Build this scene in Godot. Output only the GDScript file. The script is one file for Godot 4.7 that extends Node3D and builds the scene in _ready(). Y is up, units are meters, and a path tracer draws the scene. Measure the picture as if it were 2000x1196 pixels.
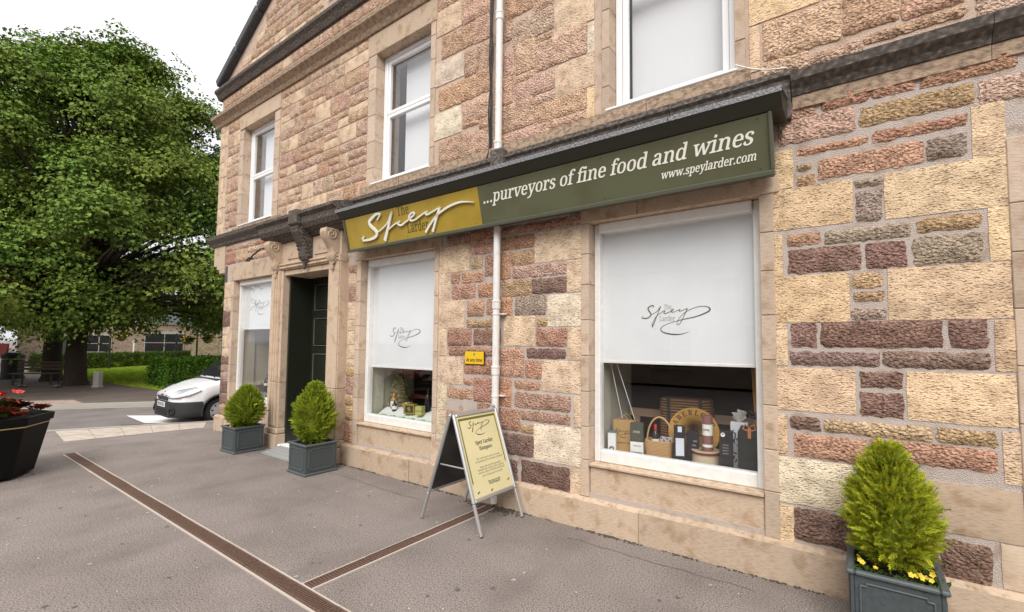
extends Node3D
# A sandstone corner shop on a paved street: facade, shop front, planters, pavement sign, side street with a tree, lawn, hedges and a van.
# x runs along the facade, y up, z out of the facade towards the street; the facade's face is z = 0.

var M := {}
var taken := {}
var rng := RandomNumberGenerator.new()
var rock := FastNoiseLite.new()
var soft := FastNoiseLite.new()

# ---------------------------------------------------------------- mesh building
class Mb:
	var v := PackedVector3Array()
	var n := PackedVector3Array()
	var c := PackedColorArray()
	var uv := PackedVector2Array()
	var ix := PackedInt32Array()
	var tint := Color.WHITE
	func poly(p: Array, out: Vector3) -> void:          # a flat convex face whose normal points along «out»
		var nn: Vector3 = (p[1] - p[0]).cross(p[2] - p[0])
		if nn.length() < 1e-12 and p.size() > 3:
			nn = (p[2] - p[0]).cross(p[3] - p[0])
		nn = nn.normalized()
		var flip := nn.dot(out) < 0.0
		if flip:
			nn = -nn
		var b := v.size()
		for q in p:
			v.append(q); n.append(nn); c.append(tint); uv.append(Vector2(q.x, q.y))
		for k in range(1, p.size() - 1):
			if flip:
				ix.append_array([b, b + k, b + k + 1])
			else:
				ix.append_array([b, b + k + 1, b + k])
	func quad_uv(p: Array, out: Vector3) -> void:       # four corners with u, v from 0 to 1: lower left, lower right, upper right, upper left
		var b := v.size()
		poly(p, out)
		for k in 4:
			uv[b + k] = [Vector2(0, 1), Vector2(1, 1), Vector2(1, 0), Vector2(0, 0)][k]
	func box(at: Vector3, size: Vector3, bevel := 0.0, basis := Basis.IDENTITY) -> void:
		var h := size * 0.5
		var e: float = minf(bevel, minf(h.x, minf(h.y, h.z)) * 0.9)
		var pt := func(s: Vector3, axis: int) -> Vector3:
			var q := Vector3(s.x * (h.x - e), s.y * (h.y - e), s.z * (h.z - e))
			q[axis] = s[axis] * h[axis]
			return at + basis * q
		for axis in 3:
			var a1 := (axis + 1) % 3
			var a2 := (axis + 2) % 3
			for s0 in [-1.0, 1.0]:
				var ps := []
				for k in [[-1, -1], [1, -1], [1, 1], [-1, 1]]:
					var s := Vector3.ZERO
					s[axis] = s0; s[a1] = k[0]; s[a2] = k[1]
					ps.append(pt.call(s, axis))
				var o := Vector3.ZERO
				o[axis] = s0
				poly(ps, basis * o)
				if e > 0.0:                              # the edge between the faces across axis and a1
					for s1 in [-1.0, 1.0]:
						var lo := Vector3.ZERO
						lo[axis] = s0; lo[a1] = s1; lo[a2] = -1.0
						var hi := lo
						hi[a2] = 1.0
						var o2 := Vector3.ZERO
						o2[axis] = s0; o2[a1] = s1
						poly([pt.call(lo, axis), pt.call(hi, axis), pt.call(hi, a1), pt.call(lo, a1)], basis * o2)
		if e > 0.0:
			for sx in [-1.0, 1.0]:
				for sy in [-1.0, 1.0]:
					for sz in [-1.0, 1.0]:
						var s := Vector3(sx, sy, sz)
						poly([pt.call(s, 0), pt.call(s, 1), pt.call(s, 2)], basis * s)
	func span(a: Vector3, b: Vector3, bevel := 0.0) -> void:
		box((a + b) * 0.5, (b - a).abs(), bevel)
	func ring_strip(rings: Array, closed := true) -> void:  # smooth surface through rings of equal length
		var b := v.size()
		var m: int = rings[0].size()
		for i in rings.size():
			for j in m:
				var du: Vector3 = rings[i][(j + 1) % m if closed else mini(j + 1, m - 1)] - rings[i][(j + m - 1) % m if closed else maxi(j - 1, 0)]
				var dv: Vector3 = rings[mini(i + 1, rings.size() - 1)][j] - rings[maxi(i - 1, 0)][j]
				var nn := du.cross(dv)
				if nn.length() < 1e-12:
					nn = dv if dv.length() > 1e-9 else Vector3.UP
				v.append(rings[i][j]); n.append(nn.normalized()); c.append(tint); uv.append(Vector2(float(j) / m, float(i) / rings.size()))
		for i in rings.size() - 1:
			for j in (m if closed else m - 1):
				var j2 := (j + 1) % m
				ix.append_array([b + i * m + j, b + (i + 1) * m + j2, b + i * m + j2, b + i * m + j, b + (i + 1) * m + j, b + (i + 1) * m + j2])
	func tube(pts: Array, radii: Array, sides := 8, caps := true) -> void:
		var rings := []
		var side := Vector3.ZERO
		for i in pts.size():
			var d: Vector3 = (pts[mini(i + 1, pts.size() - 1)] - pts[maxi(i - 1, 0)]).normalized()
			if side == Vector3.ZERO:
				side = d.cross(Vector3.UP if absf(d.y) < 0.9 else Vector3.RIGHT).normalized()
			side = (side - d * side.dot(d)).normalized()
			var up := d.cross(side)
			var r: float = radii[mini(i, radii.size() - 1)]
			var ring := []
			for k in sides:
				var a := TAU * k / sides
				ring.append(pts[i] + (side * cos(a) + up * sin(a)) * r)
			rings.append(ring)
		ring_strip(rings)
		if caps:
			var m: int = pts.size() - 1
			poly(rings[0], pts[0] - pts[1])
			poly(rings[m], pts[m] - pts[m - 1])
	func lathe(profile: Array, at: Vector3, sides := 20, basis := Basis.IDENTITY) -> void:   # profile of Vector2(radius, height), flat between its points
		for i in profile.size() - 1:
			var rings := []
			for q in [profile[i], profile[i + 1]]:
				var ring := []
				for k in sides:
					var a := -TAU * k / sides
					ring.append(at + basis * Vector3(cos(a) * q.x, q.y, sin(a) * q.x))
				rings.append(ring)
			if profile[i].x < 1e-6 and profile[i + 1].x < 1e-6:
				continue
			if profile[i].distance_to(profile[i + 1]) < 1e-6:
				continue
			var rev := rings.duplicate()
			ring_strip(rev)
	func extrude(p: PackedVector2Array, z0: float, z1: float, basis := Basis.IDENTITY, at := Vector3.ZERO) -> void:   # outline in x, y, drawn out along z
		var tri := Geometry2D.triangulate_polygon(p)
		for zz in [z0, z1]:
			for k in range(0, tri.size(), 3):
				var t := []
				for j in 3:
					t.append(at + basis * Vector3(p[tri[k + j]].x, p[tri[k + j]].y, zz))
				poly(t, basis * Vector3(0, 0, -1.0 if zz == minf(z0, z1) else 1.0))
		var clock := Geometry2D.is_polygon_clockwise(p)
		for k in p.size():
			var a := p[k]
			var b := p[(k + 1) % p.size()]
			var o := Vector3(b.y - a.y, a.x - b.x, 0) * (-1.0 if clock else 1.0)
			poly([at + basis * Vector3(a.x, a.y, z0), at + basis * Vector3(b.x, b.y, z0), at + basis * Vector3(b.x, b.y, z1), at + basis * Vector3(a.x, a.y, z1)], basis * o)
	func mesh() -> ArrayMesh:
		var a := []
		a.resize(Mesh.ARRAY_MAX)
		a[Mesh.ARRAY_VERTEX] = v; a[Mesh.ARRAY_NORMAL] = n; a[Mesh.ARRAY_COLOR] = c; a[Mesh.ARRAY_TEX_UV] = uv; a[Mesh.ARRAY_INDEX] = ix
		var m := ArrayMesh.new()
		m.add_surface_from_arrays(Mesh.PRIMITIVE_TRIANGLES, a)
		return m

func numbered(called: String) -> String:
	taken[called] = taken.get(called, -1) + 1
	return called if taken[called] == 0 else "%s_%03d" % [called, taken[called]]

func tag(o: Node, label: String, category: String, group := "", kind := "") -> Node:
	o.set_meta("label", label)
	if category: o.set_meta("category", category)
	if group: o.set_meta("group", group)
	if kind: o.set_meta("kind", kind)
	return o

func thing(called: String, label: String, category: String, at := Vector3.ZERO, turn := 0.0, group := "") -> Node3D:
	var o := Node3D.new()
	o.name = numbered(called)
	add_child(o)
	o.position = at
	o.rotation.y = turn
	tag(o, label, category, group)
	return o

func inst(called: String, mesh: Mesh, m: Material, parent: Node, at := Vector3.ZERO, rot := Vector3.ZERO) -> MeshInstance3D:
	var o := MeshInstance3D.new()
	o.name = called
	o.mesh = mesh
	o.material_override = m
	parent.add_child(o, true)
	o.position = at
	o.rotation = rot
	return o

func struct(called: String, mb: Mb, m: Material) -> MeshInstance3D:
	var o := inst(numbered(called), mb.mesh(), m, self)
	o.set_meta("kind", "structure")
	return o

func bx(called: String, at: Vector3, size: Vector3, m: Material, parent: Node, bevel := 0.004, rot := Vector3.ZERO) -> MeshInstance3D:
	var mb := Mb.new()
	mb.box(Vector3.ZERO, size, bevel)
	return inst(called, mb.mesh(), m, parent, at, rot)

func sp(called: String, a: Vector3, b: Vector3, m: Material, parent: Node, bevel := 0.004) -> MeshInstance3D:   # a box between two corners
	return bx(called, (a + b) * 0.5, (b - a).abs(), m, parent, bevel)

func many(called: String, mesh: Mesh, m: Material, parent: Node, where: Array, tints: Array) -> MultiMeshInstance3D:
	var mm := MultiMesh.new()
	mm.transform_format = MultiMesh.TRANSFORM_3D
	mm.use_colors = true
	mm.mesh = mesh
	mm.instance_count = where.size()
	for i in where.size():
		mm.set_instance_transform(i, where[i])
		mm.set_instance_color(i, tints[i])
	var o := MultiMeshInstance3D.new()
	o.name = called
	o.multimesh = mm
	o.material_override = m
	parent.add_child(o, true)
	o.set_meta("kind", "stuff")
	return o

# ---------------------------------------------------------------- materials
func nz(seed_: int, freq: float, kind := FastNoiseLite.TYPE_SIMPLEX, octaves := 4, ramp: Array = [], size := 512, bump := false, ridged := false) -> NoiseTexture2D:
	var f := FastNoiseLite.new()
	f.seed = seed_
	f.noise_type = kind
	f.frequency = freq
	f.fractal_type = FastNoiseLite.FRACTAL_RIDGED if ridged else (FastNoiseLite.FRACTAL_FBM if octaves > 1 else FastNoiseLite.FRACTAL_NONE)
	f.fractal_octaves = octaves
	var t := NoiseTexture2D.new()
	t.width = size
	t.height = size
	t.seamless = true
	t.seamless_blend_skirt = 0.2
	t.generate_mipmaps = false
	t.noise = f
	if ramp.size():
		var g := Gradient.new()
		var offs := PackedFloat32Array()
		var cols := PackedColorArray()
		for r in ramp:
			offs.append(r[0]); cols.append(r[1])
		g.offsets = offs
		g.colors = cols
		t.color_ramp = g
	if bump:
		t.as_normal_map = true
	return t

func grey(x: float) -> Color:
	return Color(x, x, x).linear_to_srgb()

func lin(r: float, g: float, b: float) -> Color:
	return Color(r, g, b).linear_to_srgb()

func mat(key: String, col: Color, rough := 0.8, metal := 0.0, spec := 0.5) -> StandardMaterial3D:   # «col» in linear base colour
	var m := StandardMaterial3D.new()
	m.resource_name = key
	m.albedo_color = Color(col.r, col.g, col.b).linear_to_srgb()
	m.roughness = rough
	m.metallic = metal
	m.metallic_specular = spec
	M[key] = m
	return m

func skin(m: StandardMaterial3D, albedo: Texture2D, scale: Vector3, height: Texture2D = null, cm := 0.0, coarse: Texture2D = null, coarse_scale := Vector3.ONE, world := true) -> StandardMaterial3D:
	m.uv1_triplanar = true
	m.uv1_world_triplanar = world
	m.uv1_scale = scale
	m.uv1_triplanar_sharpness = 4.0
	if albedo: m.albedo_texture = albedo
	if height:
		m.heightmap_enabled = true
		m.heightmap_texture = height
		m.heightmap_scale = cm
	if coarse:
		m.detail_enabled = true
		m.detail_blend_mode = BaseMaterial3D.BLEND_MODE_MUL
		m.detail_albedo = coarse
		m.detail_uv_layer = BaseMaterial3D.DETAIL_UV_2
		m.uv2_triplanar = true
		m.uv2_world_triplanar = world
		m.uv2_scale = coarse_scale
		m.uv2_triplanar_sharpness = 4.0
	return m

func punched() -> ImageTexture:                         # relief of a punched stone face: short sloping pick marks, thrown down at random over a soft grain
	var g := RandomNumberGenerator.new()
	g.seed = 88
	var n := 768
	var f := FastNoiseLite.new()
	f.seed = 3
	f.frequency = 0.06
	var h := PackedFloat32Array()
	h.resize(n * n)
	for y in n:
		for x in n: h[y * n + x] = 0.80 + 0.16 * f.get_noise_2d(minf(x, n - x) * 1.0, minf(y, n - y) * 1.6)
	for i in 1250:
		var cx := g.randi() % n
		var cy := g.randi() % n
		var l := g.randi_range(7, 17)
		var w := g.randf_range(2.2, 4.2)
		var deep := g.randf_range(0.25, 0.7)
		var tilt := g.randf_range(-0.45, 0.15)
		for dx in range(-l, l + 1):
			var e := 1.0 - absf(dx) / (l + 1.0)
			for dy in range(-6, 7):
				var q := absf(dy - dx * tilt) / w
				if q < 1.0:
					var k := ((cy + dy + n) % n) * n + (cx + dx + n) % n
					h[k] = minf(h[k], 0.86 - deep * e * (1.0 - q * q))
	var im := Image.create(n, n, false, Image.FORMAT_L8)
	var b := PackedByteArray()
	b.resize(n * n)
	for i in n * n: b[i] = int(clampf(h[i], 0, 1) * 255.0)
	im.set_data(n, n, false, Image.FORMAT_L8, b)
	return ImageTexture.create_from_image(im)

func materials() -> void:
	var W := Color.WHITE
	var mottle := nz(11, 0.02, FastNoiseLite.TYPE_SIMPLEX, 5, [[0.0, grey(0.42)], [0.35, grey(0.7)], [0.6, grey(0.92)], [1.0, grey(1.0)]])
	var grain := nz(12, 0.09, FastNoiseLite.TYPE_SIMPLEX, 3, [[0.0, grey(0.66)], [0.5, grey(0.93)], [1.0, grey(1.0)]])
	var patches := nz(13, 0.012, FastNoiseLite.TYPE_SIMPLEX, 5, [[0.0, lin(0.62, 0.6, 0.58)], [0.4, lin(0.86, 0.84, 0.82)], [0.7, lin(1.0, 0.99, 0.97)], [1.0, W]])
	var crag := nz(14, 0.03, FastNoiseLite.TYPE_SIMPLEX_SMOOTH, 6)
	var flecks := nz(10, 0.035, FastNoiseLite.TYPE_SIMPLEX, 5, [[0.0, grey(0.28)], [0.3, grey(0.57)], [0.48, grey(0.78)], [0.64, lin(0.93, 0.92, 0.90)], [0.8, W], [1.0, W]])
	var dashes := punched()
	var fine := nz(15, 0.06, FastNoiseLite.TYPE_SIMPLEX, 4)
	var streak := nz(17, 0.03, FastNoiseLite.TYPE_SIMPLEX, 4, [[0.0, grey(0.55)], [0.4, grey(0.86)], [1.0, grey(1.0)]])
	var stains := nz(18, 0.016, FastNoiseLite.TYPE_SIMPLEX, 7, [[0.0, lin(0.66, 0.58, 0.51)], [0.25, lin(0.88, 0.84, 0.79)], [0.42, W], [1.0, W]])
	var m: StandardMaterial3D
	m = mat("rock", W, 0.95, 0.0, 0.25); m.vertex_color_use_as_albedo = true
	skin(m, flecks, Vector3(1.9, 2.7, 1.9), crag, 2.5, patches, Vector3.ONE * 0.9)
	m = mat("stugged", W, 0.95, 0.0, 0.25); m.vertex_color_use_as_albedo = true
	skin(m, grain, Vector3(1.15, 1.15, 1.15), dashes, 2.2, patches, Vector3.ONE * 0.7)
	m = mat("ashlar", W, 0.9, 0.0, 0.3); m.vertex_color_use_as_albedo = true
	skin(m, streak, Vector3(0.9, 9.0, 0.9), fine, 0.1, stains, Vector3.ONE * 0.45)
	m = mat("mortar", Color(0.57, 0.485, 0.43), 0.98, 0.0, 0.2)
	skin(m, grain, Vector3.ONE * 3.0, fine, 0.5, stains, Vector3.ONE * 0.6)
	m = mat("mortar_old", Color(0.66, 0.505, 0.40), 0.98, 0.0, 0.2)
	skin(m, grain, Vector3.ONE * 3.0, fine, 0.5, stains, Vector3.ONE * 0.6)
	var soot := nz(19, 0.013, FastNoiseLite.TYPE_SIMPLEX, 6, [[0.0, lin(0.05, 0.044, 0.04)], [0.45, lin(0.095, 0.082, 0.072)], [0.72, lin(0.15, 0.125, 0.105)], [0.9, lin(0.25, 0.20, 0.155)], [1.0, lin(0.36, 0.29, 0.22)]])
	m = mat("soot_stone", W, 0.92, 0.0, 0.3)
	skin(m, soot, Vector3(2.2, 3.0, 2.2), fine, 0.1)
	var soot2 := nz(20, 0.02, FastNoiseLite.TYPE_SIMPLEX, 6, [[0.0, lin(0.16, 0.125, 0.10)], [0.35, lin(0.31, 0.225, 0.16)], [0.7, lin(0.44, 0.32, 0.225)], [1.0, lin(0.5, 0.37, 0.265)]])
	m = mat("worn_stone", W, 0.92, 0.0, 0.3)
	skin(m, soot2, Vector3(1.2, 1.8, 1.2), fine, 0.3)
	var lead := nz(21, 0.03, FastNoiseLite.TYPE_SIMPLEX, 5, [[0.0, lin(0.05, 0.05, 0.052)], [0.5, lin(0.13, 0.13, 0.135)], [0.75, lin(0.32, 0.32, 0.33)], [1.0, lin(0.6, 0.6, 0.6)]])
	m = mat("lead", W, 0.55, 0.15, 0.5)
	skin(m, lead, Vector3(0.8, 3.0, 3.0), fine, 0.15)
	m = mat("lead_edge", Color(0.8, 0.8, 0.82), 0.5, 0.1, 0.5)
	skin(m, nz(22, 0.05, FastNoiseLite.TYPE_SIMPLEX, 5, [[0.0, lin(0.05, 0.05, 0.05)], [0.4, lin(0.20, 0.20, 0.205)], [0.75, lin(0.42, 0.42, 0.43)], [1.0, lin(0.6, 0.6, 0.6)]]), Vector3(1.2, 4.0, 4.0), fine, 0.15)
	# ground
	var chips := nz(31, 0.11, FastNoiseLite.TYPE_CELLULAR, 1, [[0.0, lin(0.72, 0.68, 0.66)], [0.10, lin(0.42, 0.38, 0.36)], [0.3, lin(0.275, 0.245, 0.23)], [0.75, lin(0.20, 0.178, 0.168)], [1.0, lin(0.10, 0.09, 0.085)]], 1024)
	var wear := nz(32, 0.006, FastNoiseLite.TYPE_SIMPLEX, 6, [[0.0, lin(0.76, 0.75, 0.74)], [0.4, lin(0.91, 0.905, 0.90)], [0.7, W], [1.0, W]], 1024)
	m = mat("asphalt", Color(0.84, 0.80, 0.77), 0.92, 0.0, 0.3)
	skin(m, chips, Vector3.ONE * 0.75, chips, 0.3, wear, Vector3.ONE * 0.16)
	m = mat("road_asphalt", Color(0.68, 0.67, 0.67), 0.92, 0.0, 0.3)
	skin(m, chips, Vector3.ONE * 0.6, chips, 0.3, wear, Vector3.ONE * 0.12)
	m = mat("far_asphalt", Color(0.50, 0.44, 0.40), 0.92, 0.0, 0.3)
	skin(m, chips, Vector3.ONE * 0.5, null, 0.0, wear, Vector3.ONE * 0.1)
	m = mat("slab", Color(0.56, 0.48, 0.40), 0.9); skin(m, grain, Vector3.ONE * 1.5, fine, 0.1, patches, Vector3.ONE * 0.5)
	m = mat("pink_slab", Color(0.46, 0.34, 0.29), 0.9); skin(m, grain, Vector3.ONE * 1.5, fine, 0.1, patches, Vector3.ONE * 0.5)
	m = mat("kerb", Color(0.42, 0.39, 0.35), 0.9); skin(m, grain, Vector3.ONE * 2.0, fine, 0.1)
	m = mat("line_paint", Color(0.72, 0.64, 0.42), 0.8); skin(m, streak, Vector3.ONE * 2.0)
	m = mat("white_marking", Color(0.78, 0.76, 0.72), 0.8); skin(m, streak, Vector3.ONE * 1.0)
	m = mat("joint", Color(0.52, 0.44, 0.38), 0.9); skin(m, grain, Vector3.ONE * 3.0)
	m = mat("drain_iron", Color(0.17, 0.10, 0.07), 0.75, 0.25); skin(m, mottle, Vector3.ONE * 4.0, fine, 0.1)
	m = mat("drain_gap", Color(0.07, 0.055, 0.045), 1.0)
	m = mat("lawn", W, 0.95, 0.0, 0.2)
	skin(m, nz(33, 0.05, FastNoiseLite.TYPE_SIMPLEX, 5, [[0.0, lin(0.20, 0.27, 0.025)], [0.6, lin(0.31, 0.40, 0.045)], [1.0, lin(0.38, 0.47, 0.06)]]), Vector3.ONE * 0.4, fine, 1.0)
	m = mat("soil", Color(0.045, 0.032, 0.024), 1.0); skin(m, grain, Vector3.ONE * 6.0, fine, 1.5)
	# joinery, paint, metal
	m = mat("white_paint", Color(0.80, 0.79, 0.755), 0.45); skin(m, nz(41, 0.02, FastNoiseLite.TYPE_SIMPLEX, 4, [[0.0, grey(0.86)], [1.0, W]]), Vector3.ONE * 0.9)
	mat("pvc", Color(0.82, 0.82, 0.83), 0.3)
	m = mat("pipe_white", Color(0.76, 0.735, 0.70), 0.4); skin(m, nz(42, 0.02, FastNoiseLite.TYPE_SIMPLEX, 5, [[0.0, grey(0.7)], [0.4, grey(0.95)], [1.0, W]]), Vector3(3, 0.6, 3))
	m = mat("door_green", Color(0.018, 0.022, 0.013), 0.35); skin(m, nz(43, 0.03, FastNoiseLite.TYPE_SIMPLEX, 4, [[0.0, grey(0.7)], [1.0, W]]), Vector3(2, 0.5, 2))
	mat("door_bead", Color(0.10, 0.10, 0.08), 0.4)
	m = mat("sign_green", Color(0.105, 0.108, 0.058), 0.38); skin(m, nz(44, 0.008, FastNoiseLite.TYPE_SIMPLEX, 5, [[0.0, lin(0.84, 0.8, 0.76)], [0.6, W], [1.0, W]]), Vector3.ONE * 0.4)
	m = mat("sign_gold", Color(0.40, 0.275, 0.03), 0.38); skin(m, M["sign_green"].albedo_texture, Vector3.ONE * 0.4)
	mat("sign_frame", Color(0.085, 0.09, 0.06), 0.45)
	mat("letter_white", Color(0.82, 0.80, 0.70), 0.5)
	mat("letter_dark", Color(0.085, 0.07, 0.012), 0.5)
	mat("logo_print", Color(0.075, 0.068, 0.04), 0.7)
	mat("logo_faint", Color(0.42, 0.41, 0.37), 0.8)
	m = mat("blind", Color(0.735, 0.755, 0.765), 0.85); skin(m, nz(45, 0.004, FastNoiseLite.TYPE_SIMPLEX, 3, [[0.0, grey(0.93)], [1.0, W]]), Vector3.ONE * 0.6)
	m.backlight_enabled = true; m.backlight = grey(0.06)
	m = mat("curtain", Color(0.74, 0.75, 0.76), 0.9); m.backlight_enabled = true; m.backlight = grey(0.2)
	m = mat("glass", Color(0.9, 0.95, 0.95), 0.01); m.albedo_color.a = 0.0; m.transparency = BaseMaterial3D.TRANSPARENCY_ALPHA
	mat("room", Color(0.20, 0.165, 0.13), 0.9)
	mat("room_light", Color(0.50, 0.49, 0.40), 0.8)
	mat("shelf_wood", Color(0.42, 0.29, 0.16), 0.6)
	mat("rail_red", Color(0.16, 0.035, 0.02), 0.5)
	m = mat("planter", Color(0.062, 0.075, 0.078), 0.5); skin(m, nz(46, 0.02, FastNoiseLite.TYPE_SIMPLEX, 5, [[0.0, lin(0.72, 0.72, 0.7)], [0.5, grey(0.95)], [1.0, W]]), Vector3.ONE * 2.0, fine, 0.05)
	m = mat("planter_edge", Color(0.085, 0.10, 0.10), 0.5); skin(m, M["planter"].albedo_texture, Vector3.ONE * 2.0)
	m = mat("tub_black", Color(0.004, 0.004, 0.0045), 0.6, 0.0, 0.3); skin(m, M["planter"].albedo_texture, Vector3.ONE * 1.0)
	mat("gold_line", Color(0.55, 0.42, 0.2), 0.5)
	mat("alu", Color(0.56, 0.57, 0.58), 0.38, 0.75)
	mat("alu_dark", Color(0.06, 0.06, 0.065), 0.4)
	m = mat("board_back", Color(0.035, 0.037, 0.04), 0.25)
	m = mat("poster", Color(0.70, 0.63, 0.36), 0.35); skin(m, nz(47, 0.006, FastNoiseLite.TYPE_SIMPLEX, 3, [[0.0, grey(0.92)], [1.0, W]]), Vector3.ONE * 0.5)
	mat("ink", Color(0.06, 0.055, 0.045), 0.6)
	mat("ink_faint", Color(0.32, 0.29, 0.18), 0.6)
	mat("olive_border", Color(0.13, 0.13, 0.02), 0.5)
	mat("plate_yellow", Color(0.75, 0.47, 0.01), 0.4)
	mat("black", Color(0.012, 0.012, 0.012), 0.6)
	mat("iron", Color(0.03, 0.027, 0.025), 0.6, 0.2)
	m = mat("chequer", Color(0.42, 0.42, 0.41), 0.5, 0.5)
	mat("slate", Color(0.075, 0.078, 0.085), 0.7); skin(M["slate"], mottle, Vector3.ONE * 2.0, fine, 0.3)
	# foliage
	m = mat("leaf", W, 0.7, 0.0, 0.22); m.vertex_color_use_as_albedo = true; m.backlight_enabled = true; m.backlight = lin(0.07, 0.11, 0.018)
	m = mat("needle", W, 0.7, 0.0, 0.25); m.vertex_color_use_as_albedo = true; m.backlight_enabled = true; m.backlight = lin(0.05, 0.065, 0.005)
	m = mat("bark", Color(0.085, 0.068, 0.05), 0.95, 0.0, 0.2); skin(m, mottle, Vector3(3.0, 0.8, 3.0), crag, 3.0)
	m = mat("petal", W, 0.6); m.vertex_color_use_as_albedo = true
	mat("inner_green", Color(0.26, 0.32, 0.025), 1.0)
	m = mat("far_stone", Color(0.36, 0.275, 0.205), 0.95)
	skin(m, nz(51, 0.05, FastNoiseLite.TYPE_CELLULAR, 1, [[0.0, grey(1.0)], [0.45, grey(0.75)], [0.8, grey(0.55)], [1.0, grey(0.95)]]), Vector3(0.28, 0.5, 0.28), crag, 2.0, patches, Vector3.ONE * 0.3)
	# van and goods
	m = mat("van_white", Color(0.80, 0.80, 0.81), 0.3); m.clearcoat_enabled = true; m.clearcoat = 0.6; m.clearcoat_roughness = 0.08
	mat("bumper", Color(0.022, 0.022, 0.025), 0.6)
	mat("tyre", Color(0.018, 0.018, 0.018), 0.85)
	mat("hubcap", Color(0.42, 0.43, 0.44), 0.4, 0.4)
	mat("chrome", Color(0.65, 0.66, 0.68), 0.15, 0.9)
	mat("plate_white", Color(0.78, 0.78, 0.76), 0.4)
	m = mat("van_glass", Color(0.02, 0.022, 0.024), 0.05)
	m = mat("lamp_glass", Color(0.42, 0.44, 0.47), 0.08, 0.3); m.clearcoat_enabled = true

func flat(key: String, r: float, g: float, b: float, rough := 0.6, metal := 0.0) -> StandardMaterial3D:
	if not M.has(key):
		mat(key, Color(r, g, b), rough, metal)
	return M[key]

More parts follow.
